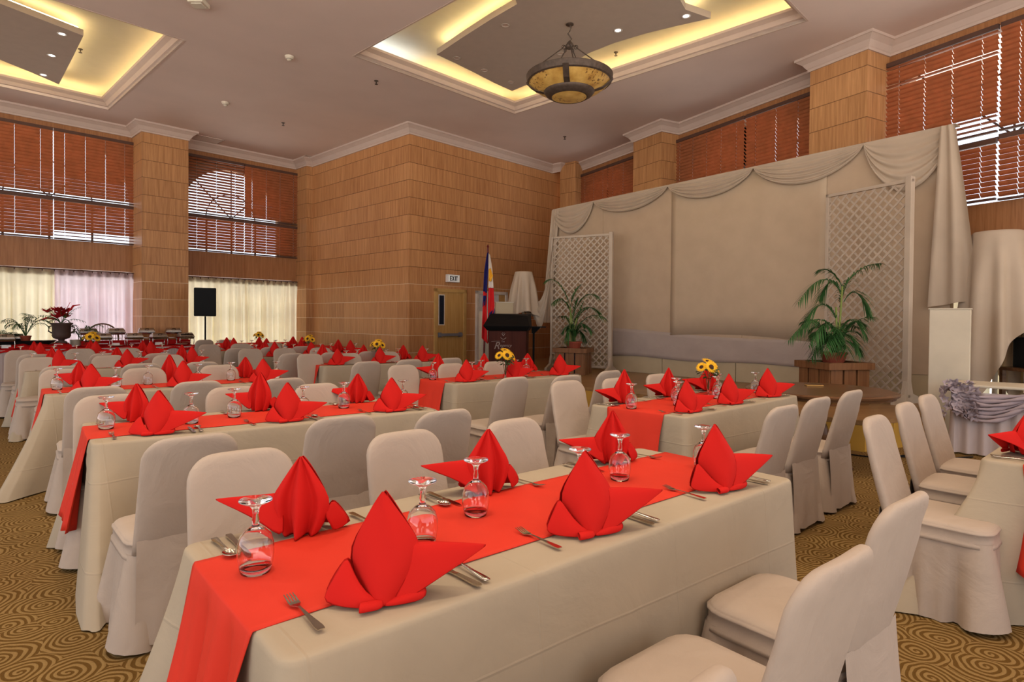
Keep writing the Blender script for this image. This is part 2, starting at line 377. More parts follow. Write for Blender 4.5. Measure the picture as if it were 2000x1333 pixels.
# ---- window bays of a wall: blinds above, wooden band, curtains below
ZS, ZM, ZT, ZC = 3.11, 4.04, 5.54, 2.47
def arch_wall(p, dr, inward, s0, s1, cx, rad, off, name):
    "outer masonry behind the blinds with an arched opening above and a rectangular one for the curtains"
    n = 28; z0 = ZS-.05; zsp = ZM+.05
    m = frame(p, dr); side = -1 if (Matrix.Rotation(-ang(dr), 4, 'Z') @ Vector(inward)).y > 0 else 1
    mb = MB(); y = side*off; y2 = side*(off+.25)
    def quad(pts):
        a = [(x, y, z) for x, z in pts]; b = [(x, y2, z) for x, z in pts]; k = len(pts)
        mb.add(a+b, [tuple(range(k)), tuple(range(2*k-1, k-1, -1))]+[(i, (i+1) % k, k+(i+1) % k, k+i) for i in range(k)])
    quad([(s0, ZC-.05), (s1, ZC-.05), (s1, z0), (s0, z0)])
    quad([(s0, z0), (max(s0, cx-rad), z0), (max(s0, cx-rad), zsp), (s0, zsp)]) if cx-rad > s0+.01 else None
    quad([(cx+rad, z0), (s1, z0), (s1, zsp), (cx+rad, zsp)]) if cx+rad < s1-.01 else None
    quad([(s0, 0), (s1, 0), (s1, .25), (s0, .25)])
    for i in range(n):
        a0, a1 = PI*i/n, PI*(i+1)/n
        x0, x1 = cx+rad*math.cos(a0), cx+rad*math.cos(a1); h0, h1 = zsp+rad*math.sin(a0), zsp+rad*math.sin(a1)
        x0c, x1c = min(x0, s1), max(x1, s0)
        if x1c < x0c: quad([(x1c, h1), (x0c, h0), (x0c, CEIL), (x1c, CEIL)])
    if cx-rad > s0: quad([(s0, zsp), (cx-rad, zsp), (cx-rad, CEIL), (s0, CEIL)])
    if cx+rad < s1: quad([(cx+rad, zsp), (s1, zsp), (s1, CEIL), (cx+rad, CEIL)])
    return struct(mb.build(name, OUTW, mw=m))
def window_unit(idx, p, dr, inward, s0, s1, cx, rad, off, zsp=ZM+.05):
    m = frame(p, dr); side = -1 if (Matrix.Rotation(-ang(dr), 4, 'Z') @ Vector(inward)).y > 0 else 1
    e = struct(empty('window_%d' % idx)); e.matrix_world = m
    y = side*(off+.12); mb = MB()
    def bar(a, b, w=.05): mb.tube([(a[0], y, a[1]), (b[0], y, b[1])], w/2, 6)
    nx = 4
    for i in range(nx+1):
        x = max(s0, cx-rad)+(min(s1, cx+rad)-max(s0, cx-rad))*i/nx; bar((x, ZS-.05), (x, zsp))
    bar((s0, zsp), (s1, zsp), .07); bar((s0, ZS), (s1, ZS), .05)
    pts = [(cx+.5*rad*math.cos(PI*i/12), y, zsp+.5*rad*math.sin(PI*i/12)) for i in range(13)]; mb.tube(pts, 0.015, 6)
    for a in (45, 90, 135):
        c, s = math.cos(math.radians(a)), math.sin(math.radians(a)); mb.tube([(cx+.0*c, y, zsp), (cx+rad*c, y, zsp+rad*s)], 0.015, 6)
    f = mb.build('window_frame', MULL, e)
    MB().box2((s0, y-.003, ZS-.05), (s1, y+.003, min(CEIL-.1, zsp+rad))).build('pane', PANE, e)
    lo = MB()
    for i in range(5):
        x = s0+(s1-s0)*i/4; lo.box2((x-.025, y-.02, .25), (x+.025, y+.02, ZC))
    for z in (.28, 1.3, ZC-.42): lo.box2((s0, y-.02, z-.03), (s1, y+.02, z+.03))
    lo.build('lower_frame', MULL, e)
    MB().box2((s0, y-.003, .25), (s1, y+.003, ZC)).build('lower_pane', PANE, e)
    return e
def blind(p, dr, inward, s0, s1, z0, z1, tilt=50, open_rows=(), label='', group='', name='venetian_blind', skips=()):
    "wooden venetian blind; open_rows = fraction ranges (from the bottom) whose slats lie flat"
    side = 1 if (Matrix.Rotation(-ang(dr), 4, 'Z') @ Vector(inward)).y > 0 else -1
    e = empty(name); e.matrix_world = frame(p, dr); tag(e, label, 'window blind', group)
    pitch = .072; n = int((z1-z0-.08)/pitch); mb = MB(); w = .039
    wdt = s1-s0; nc = max(2, round(wdt/.42)); cords = [s0+wdt*(i+.5)/nc for i in range(nc)]
    cuts = [s0]+[c for c in cords]+[s1]; y = side*.06
    for i in range(n):
        z = z0+.05+pitch*(i+.5); fr = (i+.5)/n; a = math.radians(tilt)
        if any(lo <= fr <= hi for lo, hi in open_rows): a = math.radians(8)
        a += random.uniform(-.03, .03); dy, dz = w*math.cos(a), w*math.sin(a)
        for j in range(len(cuts)-1):
            xa = cuts[j]+(.004 if j else 0); xb = cuts[j+1]-(.004 if j < len(cuts)-2 else 0)
            t = .0018
            ny_, nz_ = side*math.sin(a)*.007, math.cos(a)*-.007
            p0, p1, p2 = (y-dy, z-dz*side), (y+ny_, z+nz_*side*side), (y+dy, z+dz*side)
            vs = [(x_, q[0], q[1]) for q in (p0, p1, p2) for x_ in (xa, xb)]; vs += [(q[0], q[1], q[2]+t*2) for q in vs]
            mb.add(vs, [(0,1,3,2),(2,3,5,4),(8,9,7,6),(10,11,9,8),(0,2,8,6),(2,4,10,8),(1,7,9,3),(3,9,11,5),(0,6,7,1),(4,5,11,10)])
    mb.build('slats', SLAT, e, fix=False)
    MB().box2((s0, y-.03, z1-.07), (s1, y+.03, z1)).build('headrail', RAIL, e, bevel=.004)
    MB().box2((s0, y-.026, z0), (s1, y+.026, z0+.03)).build('bottom_rail', RAIL, e, bevel=.004)
    for c in cords: MB().tube([(c, y+side*.002, z0+.02), (c, y+side*.002, z1-.05)], .0018, 5).build('cord', WHITE, e)
    return e
def curtain(p, dr, inward, s0, s1, z0, z1, mat, nf, label, group):
    side = 1 if (Matrix.Rotation(-ang(dr), 4, 'Z') @ Vector(inward)).y > 0 else -1
    e = empty('curtain'); e.matrix_world = frame(p, dr); tag(e, label, 'curtain', group)
    rows = []; nx = nf*8; ph = random.uniform(0, 6)
    for r in range(15):
        t = r/14; z = z1-(z1-z0)*t; row = []
        for i in range(nx+1):
            u = i/nx; amp = (.035+.05*min(1, t*3))*(1+.35*math.sin(u*17+ph)); s = math.sin(2*PI*nf*u+.5*math.sin(3*u*6+ph)*t)
            pinch = math.exp(-((t-.1)/.05)**2)
            y = side*(.09+amp*(s if s > 0 else s*.7)*(1-.4*pinch)+.02*pinch*(abs(s)**8))
            row.append((s0+(s1-s0)*u, y, z))
        rows.append(row)
    MB().grid(rows).build('curtain_panel', mat, e, smooth=True)
    MB().tube([(s0-.03, side*.1, z1+.01), (s1+.03, side*.1, z1+.01)], .012, 8).build('curtain_rod', RAIL, e)
    MB().box2((s0, side*.02, z1-.13), (s1, side*.026, z1)).build('heading_tape', RAIL, e)
    dbl = MB(); pt = (s1-s0)/nf
    for i in range(nf):      # the cloth doubles back on itself behind every pleat
        xm = s0+pt*(i+.75)+random.uniform(-.02, .02); w0_ = pt*random.uniform(.12, .24)
        dbl.grid([[(xm-w0_*(.35+.65*t_), side*.012, z1-(z1-z0)*t_), (xm, side*(.02), z1-(z1-z0)*t_), (xm+w0_*(.35+.65*t_), side*.012, z1-(z1-z0)*t_)] for t_ in (0, .12, .5, 1)])
    dbl.build('pleat_returns', mat, e, smooth=True)
    hk = MB()
    for i in range(nf+1): hk.box((s0+(s1-s0)*i/nf, side*.09, z1-.01), (.02, .012, .05))
    hk.build('hooks', RAIL, e)
    return e

# ---- left window wall
def sA(px): return (hit(px, W0, A)-W0).dot(A)
sb1a, sb1b = sA(0)-2.6, sA(264)+.35          # bay 1 (cut by the photo's left edge)
sb2a, sb2b = -.06, sA(583)
i0 = -A*0
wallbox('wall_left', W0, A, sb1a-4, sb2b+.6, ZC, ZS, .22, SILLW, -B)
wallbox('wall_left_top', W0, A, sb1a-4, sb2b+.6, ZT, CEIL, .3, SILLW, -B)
wallbox('wall_left_end', W0, A, sb1a-6, sb1a, 0, CEIL, .3, WALLW, -B)
pA = sA(264); mid1 = sA(104); mid2 = sA(475)
arch_wall(W0, A, -B, sb1a, 0, sA(104), 1.62, .32, 'wall_left_outer')
arch_wall(W0, A, -B, 0, sb2b+.5, 1.22, 1.30, .32, 'wall_left_outer_far')
window_unit(1, W0, A, -B, sb1a, sb1b, sA(104), 1.62, .32)
window_unit(2, W0, A, -B, sb2a, sb2b, 1.22, 1.30, .32)
G = 'wooden blinds in the left windows'
blind(W0, A, -B, sb1a, mid1-.008, ZM+.018, ZT, 49, (), 'rust brown wooden blind, upper left one, at the photo left edge', G)
blind(W0, A, -B, sb1a, mid1-.008, ZS, ZM-.018, 51, (), 'rust brown wooden blind below, at the left edge above the cream curtain', G)
blind(W0, A, -B, mid1+.008, sb1b, ZM+.018, ZT, 49, (), 'rust brown wooden blind, upper one just left of the wide left pillar', G)
blind(W0, A, -B, mid1+.008, sb1b, ZS, ZM-.018, 50, ((0, .2),), 'lower wooden blind left of the wide pillar, bright open gap at its bottom', G)
blind(W0, A, -B, sb2a, mid2-.008, ZM+.018, ZT, 24, (), 'half open dark blind showing a bright arched window behind it', G)
blind(W0, A, -B, sb2a, mid2-.008, ZS, ZM-.018, 45, (), 'rust brown wooden blind, lower one just right of the wide left pillar', G)
blind(W0, A, -B, mid2+.008, sb2b, ZM+.018, ZT, 49, (), 'rust brown wooden blind, upper one nearest the far left corner', G)
blind(W0, A, -B, mid2+.008, sb2b, ZS, ZM-.018, 46, (), 'rust brown wooden blind, lower one nearest the far left corner', G)
G = 'curtains in the left lower windows'
curtain(W0, A, -B, sb1a, mid1+.03, .06, ZC-.04, CURT, 15, 'backlit cream pleated curtain at the left edge behind the potted palm', G)
curtain(W0, A, -B, mid1+.008, sb1b, .06, ZC-.04, CURTP, 11, 'backlit pinkish pleated curtain behind the flower urn', G)
curtain(W0, A, -B, sb2a-.25, mid2+.03, .06, ZC-.04, CURT, 9, 'backlit cream pleated curtain behind the black loudspeaker', G)
curtain(W0, A, -B, mid2+.01, sb2b-.04, .06, ZC-.04, CURT, 9, 'backlit cream pleated curtain next to the far left corner', G)
# pillars of the left wall
pw0, pw1 = sA(264), 0.0
P2 = ground(277, 257, ZB); P2.z = 0; p2s = (P2-W0).dot(A); p2d = -(P2-W0).dot(B)
def pillar(name, p, dr, inward, s0, s1, depth, back=.3):
    m = frame(p, dr); side = 1 if (Matrix.Rotation(-ang(dr), 4, 'Z') @ Vector(inward)).y > 0 else -1
    return struct(MB().box2((s0, -side*back, 0), (s1, side*depth, CEIL)).build(name, PILW, mw=m))
pilR = (onwall(368, 600, P2, A)-W0).dot(A)
pillar('wall_left_pillar', W0, A, -B, p2s, pilR, p2d)
pc = ground(599, 324.5, ZB); pc.z = 0; pcs = (pc-W0).dot(A); pcd = -(pc-W0).dot(B)
pillar('wall_left_pilaster', W0, A, -B, pcs, pcs+.9, pcd)
# ---- right window wall (direction from near to far is RD, origin RW0)
def sR(px): return (hit(px, RW0, RD)-RW0).dot(RD)
L_R = (RW1-RW0).length
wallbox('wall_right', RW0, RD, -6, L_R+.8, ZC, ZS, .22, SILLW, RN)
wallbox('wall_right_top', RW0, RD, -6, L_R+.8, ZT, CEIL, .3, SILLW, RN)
w3a, w3b = -4.2, sR(1737)
m3 = sR(1947)
r2 = ground(1695, 97, ZB); r2.z = 0; r2s = (r2-RW0).dot(RD); r2d = (r2-RW0).dot(RN)
r2e = (onwall(1580, 300, r2, RD)-RW0).dot(RD)
r1 = ground(1292, 257.5, ZB); r1.z = 0; r1s = (r1-RW0).dot(RD); r1d = (r1-RW0).dot(RN)
r1e = (onwall(1237, 300, r1, RD)-RW0).dot(RD)
pillar('wall_right_pillar_near', RW0, RD, RN, r2s, r2e, r2d)
pillar('wall_right_pillar_far', RW0, RD, RN, r1s, r1e, r1d)
pr = ground(1094, 336, ZB); pr.z = 0
# pilaster beside the panelled block
struct(MB().box2((0, -.0, 0), (.55, .9, CEIL)).build('wall_right_pilaster', PILW, mw=frame(pr, -B)))
m2 = sR(1455); m1w = sR(1188)
arch_wall(RW0, RD, RN, w3a, r2s+.2, -1.5, 1.9, .32, 'wall_right_outer')
arch_wall(RW0, RD, RN, r2e-.2, r1s+.2, m2, 1.5, .32, 'wall_right_outer_middle')
arch_wall(RW0, RD, RN, r1e-.2, L_R+1, m1w, 1.25, .32, 'wall_right_outer_far')
window_unit(3, RW0, RD, RN, w3a, .1, -1.5, 1.9, .32)
window_unit(4, RW0, RD, RN, r2e-.2, r1s+.2, m2, 1.5, .32)
window_unit(5, RW0, RD, RN, r1e, L_R+.3, m1w, 1.25, .32)
G = 'wooden blinds in the right windows'
blind(RW0, RD, RN, w3a, m3-.015, ZM+.02, ZT, 42, (), 'rust brown wooden blind cut by the top right corner of the photo', G)
blind(RW0, RD, RN, w3a, m3-.015, ZS+.0, ZM-.02, 44, (), 'lower rust brown wooden blind at the right photo edge', G)
blind(RW0, RD, RN, m3+.015, .0, ZM+.02, ZT, 44, ((.0, .16), (.66, .70), (.75, .79), (.93, 1)), 'upper blind right of the near pillar with bright open slats', G)
blind(RW0, RD, RN, m3+.015, .0, ZS+.02, ZM-.06, 44, (), 'lower blind above the draped stand, right of the backdrop end', G)
blind(RW0, RD, RN, r2e-.1, m2-.02, ZS, ZT, 46, (), 'brown blind above the backdrop, left of the near right pillar', G)
blind(RW0, RD, RN, m2+.02, r1s+.1, ZS, ZT, 46, (), 'brown blind above the backdrop, right of the far right pillar', G)
blind(RW0, RD, RN, r1e-.1, m1w-.01, ZS, ZT, 44, (), 'short brown blind above the backdrop, left of the far right pillar', G)
blind(RW0, RD, RN, m1w+.01, L_R+.0, ZS, ZT, 44, (), 'shortest looking brown blind beside the panelled wall above the backdrop', G)
G = 'curtains in the right lower windows'
curtain(RW0, RD, RN, w3a, m3, .06, ZC-.04, CURT, 12, 'backlit cream curtain at the right photo edge beside the draped stand', G)
curtain(RW0, RD, RN, m3+.02, -.02, .06, ZC-.04, CURT, 7, 'cream curtain behind the draped stand at the right', G)
wallbox('wall_right_lower', RW0, RD, r2s, L_R+.8, 0, ZC, .2, WALLW, RN)

# ---- cornices (swept moulding)
def cornice(name, pts, inside):
    "pts: plan polyline along the wall; inside: +1 if the room is left of travel"
    prof = [(0.0, -.22), (.025, -.22), (.03, -.185), (.045, -.17), (.09, -.10), (.15, -.055), (.165, -.045), (.18, -.04), (.18, 0.0), (0, 0)]
    n = len(pts); loops = []
    for i in range(n):
        p = Vector(pts[i]); d0 = (Vector(pts[i])-Vector(pts[i-1])).normalized() if i else None
        d1 = (Vector(pts[i+1])-Vector(pts[i])).normalized() if i < n-1 else None
        if d0 is None: d0 = d1
        if d1 is None: d1 = d0
        n0 = Vector((-d0.y, d0.x, 0))*inside; n1 = Vector((-d1.y, d1.x, 0))*inside
        b = (n0+n1); b = b/max(.2, b.dot(n0)) if b.length > 1e-6 else n0
        loops.append([(p.x+b.x*x, p.y+b.y*x, CEIL+z) for x, z in prof])
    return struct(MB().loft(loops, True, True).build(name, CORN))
pil_r_w = W0+A*pilR
cl = [W0+A*(sb1a-3), W0+A*p2s, W0+A*p2s-B*p2d, W0+A*pilR-B*p2d, W0+A*pilR, W0+A*pcs, W0+A*pcs-B*pcd]
q_end = W0+A*pcs-B*pcd
cl2 = C0+B*((q_end-C0).dot(B)-.0)
cl.append(cl2)
cl.append(C0)
cpl = pr+B*((C0-pr).dot(B))
cl.append(cpl); cl.append(pr)
e1 = pr+A*.3
# where the pilaster's return meets the right wall
def isect(p, d, q, e):
    den = d.x*e.y-d.y*e.x; t = ((q.x-p.x)*e.y-(q.y-p.y)*e.x)/den; return p+d*t
j = isect(pr, A, RW0, RD)
cl += [j, RW0+RD*r1e, RW0+RD*r1e+RN*r1d, RW0+RD*r1s+RN*r1d, RW0+RD*r1s, RW0+RD*r2e, RW0+RD*r2e+RN*r2d, RW0+RD*r2s+RN*r2d, RW0+RD*r2s, RW0-RD*5]
cornice('trim_1', cl, -1)

# ---- ceiling with two lit recesses
RC = ground(1005, 222, CEIL); LC = ground(211, 214, CEIL)
def rect(p, la, lb): return [p, p-A*la, p-A*la-B*lb, p-B*lb]
laR = (RC-ground(690, 111, CEIL)).dot(A); lbR = -(ground(1571, 37, CEIL)-RC).dot(B)
lbL = -(ground(335, 72, CEIL)-LC).dot(B)
RR = rect(RC, laR, lbR); LR = rect(LC, 6.0, lbL)
def ab(p): q = Vector(p); return (q.dot(A), q.dot(B))
holes = []
for r in (RR, LR):
    a = [ab(p)[0] for p in r]; b = [ab(p)[1] for p in r]; holes.append((min(a), max(a), min(b), max(b)))
AMAX = W0.dot(A)+9
xs = sorted({-7, AMAX} | {h[0] for h in holes} | {h[1] for h in holes}); ys = sorted({-9, bW+.3} | {h[2] for h in holes} | {h[3] for h in holes})
mb = MB()
for i in range(len(xs)-1):
    for k in range(len(ys)-1):
        cx, cy = (xs[i]+xs[i+1])/2, (ys[k]+ys[k+1])/2
        if any(h[0] < cx < h[1] and h[2] < cy < h[3] for h in holes): continue
        mb.box2((xs[i], ys[k], CEIL), (xs[i+1], ys[k+1], CEIL+.1))
struct(mb.build('ceiling', PLAST, mw=ceil_m))
for idx, h in enumerate(holes):
    a0, a1, b0, b1 = h; e = struct(empty('ceiling_recess')); g = .45; top = CEIL+.42
    m = MB(); m.box2((a0-g, b0-g, top), (a1+g, b1+g, top+.05)); o = m.build('ceiling_recess_top', COVE, e)
    m = MB()
    m.box2((a0-g-.05, b0-g, CEIL+.1), (a0-g, b1+g, top)); m.box2((a1+g, b0-g, CEIL+.1), (a1+g+.05, b1+g, top))
    m.box2((a0-g, b0-g-.05, CEIL+.1), (a1+g, b0-g, top)); m.box2((a0-g, b1+g, CEIL+.1), (a1+g, b1+g+.05, top)); m.build('ceiling_recess_side', COVE, e)
    # moulded lip round the opening
    prof = [(0, 0), (.0, .05), (.03, .06), (.07, .12), (.14, .165), (.15, .20), (.10, .20), (.02, .14), (-.03, .13), (-.03, .0)]
    loops = []
    for (x, y, sx, sy) in ((a0, b0, 1, 1), (a1, b0, -1, 1), (a1, b1, -1, -1), (a0, b1, 1, -1), (a0, b0, 1, 1)):
        loops.append([(x+sx*u, y+sy*u, CEIL-.004+v) for u, v in prof])
    MB().loft(loops, False, False).build('ceiling_recess_lip', CORN, e)
    t = MB()
    zt = CEIL+.14; gg = .2
    t.box2((a0-gg-.03, b0-.1, zt), (a0-gg, b1-(1.6 if idx == 0 else 0), zt+.03)) if idx else t.box2((a0-gg-.03, b0-.1, zt), (a0-gg, b1-.2, zt+.03))
    t.box2((a1+gg, b0, zt), (a1+gg+.03, b1, zt+.03)); t.box2((a0, b0-gg-.03, zt), (a1, b0-gg, zt+.03))
    t.box2((a0+(1.5 if idx == 0 else 0), b1+gg, zt), (a1, b1+gg+.03, zt+.03)); t.build('cove_tube', COVEL, e)
    if idx == 0:
        MB().box2((a0-.15, b1+gg, zt), (a0+1.35, b1+gg+.03, zt+.03)).build('cove_tube', COVEB, e)
    e.matrix_world = ceil_m
# floating curved panels in the recesses
PZ = CEIL+.14
def float_panel(pix, extra, name, tubes=True):
    pts = [ground(x, y, PZ) for x, y in pix]+extra
    poly = [(p.x, p.y) for p in pts]
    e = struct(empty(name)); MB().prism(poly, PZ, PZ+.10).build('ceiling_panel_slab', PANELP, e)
    cx = sum(p[0] for p in poly)/len(poly); cy = sum(p[1] for p in poly)/len(poly)
    ins = [Vector((cx+(x-cx)*.93, cy+(y-cy)*.93, PZ+.14)) for x, y in poly]+[Vector((cx+(poly[0][0]-cx)*.93, cy+(poly[0][1]-cy)*.93, PZ+.14))]
    if tubes: MB().tube(ins, .018, 6).build('cove_tube', COVEL, e)
    # short drop rods hold the panel
    r = MB()
    for k in (0, len(poly)//3, 2*len(poly)//3): r.tube([(cx+(poly[k][0]-cx)*.7, cy+(poly[k][1]-cy)*.7, PZ+.1), (cx+(poly[k][0]-cx)*.7, cy+(poly[k][1]-cy)*.7, CEIL+.43)], .015, 6)
    r.build('drop_rod', WHITE, e); return e
ctr = RC-A*laR/2-B*lbR/2
pixR = [(853, 107), (890, 124), (930, 144), (965, 162), (1000, 178), (1040, 161), (1080, 143), (1115, 125), (1150, 104), (1200, 84), (1260, 66), (1320, 51), (1388, 36)]
lastp = ground(1388, 36, PZ); firstp = ground(853, 107, PZ)
ex = [lastp-A*.5+B*.15, lastp-A*1.1, ctr-B*1.4-A*1.2, ctr-A*1.7-B*.4, ground(1010, 8, PZ), ground(960, 37, PZ), ground(905, 72, PZ)]
float_panel(pixR, ex, 'ceiling_panel')
lp0 = ground(163, 70, PZ); lp1 = ground(115, 165, PZ); lp2 = ground(0, 117, PZ); lp3 = ground(0, 7, PZ)
float_panel([(163, 70), (137, 122), (115, 165), (60, 141), (0, 117)], [lp2-A*1.8, lp3-A*1.8-B*.1, lp3], 'ceiling_panel')

# ---- ceiling fittings
def downlight(p, lit, label, g):
    e = empty('downlight', p); tag(e, label, 'ceiling light', g)
    MB().lathe([(.045, .0), (.062, -.002), (.07, -.008), (.062, -.012), (.045, -.006), (.042, .0)], n=20).build('trim_ring', WHITE if lit else PANELP, e, smooth=True)
    MB().lathe([(.0001, -.0035), (.044, -.0035)], n=20).build('lamp', DLON if lit else CORN, e)
for (x, y, lit, l) in ((121, 66, 1, 'topmost of three lit downlights in the left ceiling panel'), (101, 108, 1, 'middle one of three lit downlights in the left ceiling panel'),
                       (85, 146, 1, 'lowest of three lit downlights in the left ceiling panel'), (1340, 31, 1, 'small lit downlight at the right tip of the curved ceiling panel'),
                       (1207, 59, 1, 'small lit downlight right of the chandelier chains'), (1095, 104, 0, 'pale unlit downlight half behind the chandelier rim'),
                       (987, 49, 0, 'unlit downlight high in the curved panel, left of the chandelier hook'), (892, 113, 0, 'unlit downlight nearest the left tip of the curved panel'),
                       (946, 137, 0, 'unlit downlight in the middle of the row along the panel edge'), (998, 160, 0, 'unlit downlight at the bottom tip of the curved panel')):
    downlight(ground(x, y, PZ), lit, l, 'downlights in the ceiling panels')
for (x, y, l) in ((565, 113, 'cream smoke detector, nearer one, between the two ceiling recesses'), (440, 203, 'cream smoke detector, farther one, above the wide left pillar')):
    e = empty('smoke_detector', ground(x, y-3, CEIL)); tag(e, l, 'smoke detector', 'smoke detectors')
    MB().lathe([(.001, -.075), (.03, -.075), (.045, -.055), (.06, -.04), (.075, -.012), (.075, 0)], n=20).build('housing', CREAMP, e, smooth=True)
    MB().lathe([(.046, -.055), (.05, -.05), (.053, -.045)], n=20).build('vent_band', BLACK, e)
for (x, y, z, l) in ((735, 158, CEIL, 'small dark sprinkler left of the right recess'), (553, 240, CEIL, 'small dark sprinkler above the far left corner pilaster'),
                  (1103, 267, CEIL, 'small dark sprinkler above the left end of the backdrop'), (157, 96, CEIL+.42, 'small sprinkler in the left lit recess'), (1203, 102, CEIL+.42, 'small sprinkler in the right lit recess')):
    e = empty('sprinkler_head', ground(x, y, z)); tag(e, l, 'sprinkler', 'ceiling sprinklers')
    MB().lathe([(.04, 0), (.04, -.006), (.012, -.01), (.012, -.04), (.006, -.045), (.006, -.06), (.03, -.062), (.03, -.066), (.001, -.068)], n=14).build('sprinkler_body', BRONZE, e)
def vent(x, y, w, d, l):
    e = empty('ceiling_vent', ground(x, y, CEIL), ang(A)); tag(e, l, 'air vent', 'ceiling vents')
    m = MB(); t = .03
    m.box((0, d/2-t/2, -.008), (w, t, .014)); m.box((0, -d/2+t/2, -.008), (w, t, .014)); m.box((w/2-t/2, 0, -.008), (t, d, .014)); m.box((-w/2+t/2, 0, -.008), (t, d, .014)); m.build('frame', CORN, e)
    m = MB()
    for i in range(8): m.box((0, -d/2+.05+(d-.1)*i/7, -.006), (w-.05, .012, .01))
    m.build('slats', CORN, e)
vent(402, 271, .75, .45, 'pale ceiling vent above the wide left pillar')
vent(612, 309, .6, .3, 'small ceiling vent above the far left corner')
e = empty('emergency_light', ground(388, 2, CEIL)); tag(e, 'cream square fitting cut by the top edge of the photo', 'ceiling light')
MB().box((0, 0, -.03), (.22, .22, .06)).build('housing', CREAMP, e, bevel=.01); MB().box((0, 0, -.065), (.14, .14, .012)).build('lens', COVE, e)

# ================================================================= CHANDELIER
def chandelier():
    top = ground(1113, 47, PZ); e = empty('bowl_chandelier', (top.x, top.y, 0)); tag(e, 'large bronze and amber glass bowl chandelier hanging on rods', 'chandelier')
    Z = top.y; zr = atY(1113, 148, Z).z; zb = atY(1113, 193, Z).z; R = .66; Ri = .36
    N = 48
    MB().lathe([(R, zr), (R+.012, zr-.01), (R-.005, zr-.10), (R-.03, zr-.115), (R-.02, zr-.09), (R-.012, zr-.0)], n=N, ).build('rim_band', BRONZE, e, smooth=False)
    MB().lathe([(R-.02, zr-.09), (R-.07, zr-.14), (R-.16, zr-.21), (Ri+.01, zb+.10)], n=N).build('amber_bowl', ALAB, e, smooth=True)
    MB().lathe([(Ri+.03, zb+.12), (Ri+.035, zb+.105), (Ri-.0, zb+.06), (Ri-.07, zb+.02), (Ri-.09, zb+.02), (Ri-.02, zb+.08), (Ri+.0, zb+.11)], n=N).build('lower_ring', BRONZE, e, smooth=True)
    MB().lathe([(Ri-.08, zb+.025), (Ri-.16, zb+.005), (.08, zb), (.001, zb)], n=N).build('amber_disc', ALAB, e, smooth=True)
    for k in range(4):
        a = math.radians(-100+90*k); c, s = math.cos(a), math.sin(a); rows = []
        for (r, z) in ((R+.003, zr-.08), (R-.055, zr-.14), (R-.15, zr-.215), (Ri+.025, zb+.11)):
            w = .045; rows.append([((r+.006)*c-w*s*q, (r+.006)*s+w*c*q, z) for q in (-1, 1)])
        MB().grid(rows).build('strap', BRONZE, e, solid=.012)
    hz = PZ-.34; 
    for k in range(5):
        a = math.radians(-100+72*k+10); c, s = math.cos(a), math.sin(a)
        MB().tube([(.08*c, .08*s, hz), (.13*c, .13*s, hz-.06), ((R-.03)*c, (R-.03)*s, zr-.01)], .009, 6).build('rod', BRONZE, e)
        MB().tube([(.1*c+.03*math.cos(t*PI/6)*c, .1*s+.03*math.cos(t*PI/6)*s, hz-.03+.03*math.sin(t*PI/6)) for t in range(13)], .006, 5).build('ring', BRONZE, e)
    MB().lathe([(.001, hz-.06), (.05, hz-.04), (.07, hz), (.04, hz+.05), (.015, hz+.08)], n=16).build('hub', BRONZE, e, smooth=True)
    MB().tube([(.0, 0, hz+.07), (.03, 0, hz+.11), (0, 0, hz+.15), (-.03, 0, hz+.19), (0, 0, hz+.23), (.02, 0, hz+.28), (0, 0, PZ-.01)], .01, 6).build('hook', BRONZE, e)
    MB().lathe([(.06, PZ), (.06, PZ-.015), (.001, PZ-.03)], n=16).build('canopy', BRONZE, e)
chandelier()

# ================================================================= DOORS, SIGN
def lockwall(px, py): return onwall(px, py, C0, A)
dA = (lockwall(847, 600)-C0).dot(A); dB = (lockwall(909, 600)-C0).dot(A)
def zAt(px, py): return lockwall(px, py).z
zt = zAt(847, 563)
e = struct(empty('door_1')); 
m = MB(); m.box2((dA, -.05, 0), (dA+.09, .05, zt)); m.box2((dB-.09, -.05, 0), (dB, .05, zt)); m.box2((dA, -.05, zt-.09), (dB, .05, zt)); m.build('door_frame', DOORF, e, bevel=.006)
MB().box2((dA+.09, -.015, .0), (dB-.09, .04, zt-.09)).build('door_leaf', DOORW, e)
wx = dA+.15; m = MB(); wz0, wz1 = zAt(856, 634), zAt(856, 577)
MB().box2((wx, -.024, wz0), (wx+.15, .0, wz1)).build('vision_pane', DARKG, e)
m.box2((wx-.02, -.028, wz0-.02), (wx, 0, wz1+.02)); m.box2((wx+.15, -.028, wz0-.02), (wx+.17, 0, wz1+.02)); m.box2((wx, -.028, wz1), (wx+.15, 0, wz1+.02)); m.box2((wx, -.028, wz0-.02), (wx+.15, 0, wz0)); m.build('vision_frame', DFW, e)
MB().box2((wx-.03, -.09, 1.0), (dB-.16, -.05, 1.07)).build('push_bar', BARG, e, bevel=.008); 
m = MB(); m.box2((wx-.03, -.06, .98), (wx+.05, 0, 1.09)); m.box2((dB-.24, -.06, .98), (dB-.16, 0, 1.09)); m.build('bar_mount', BARG, e)
e.matrix_world = frame(C0, A)
dC = (lockwall(928, 600)-C0).dot(A); dD = (lockwall(989, 600)-C0).dot(A); zt2 = zAt(928, 568)
e = struct(empty('door_2'))
m = MB(); m.box2((dC, -.06, 0), (dC+.08, .02, zt2)); m.box2((dD-.08, -.06, 0), (dD, .02, zt2)); m.box2((dC, -.06, zt2-.08), (dD, .02, zt2)); m.build('door_frame', DFW, e, bevel=.006)
MB().box2((dC+.08, -.012, 0), (dD-.3, .0, zt2-.08)).build('door_leaf', WHITE, e)
MB().box2((dD-.3, -.02, 0), (dD-.08, .0, zt2-.08)).build('door_edge', DOORW, e)
e.matrix_world = frame(C0, A)
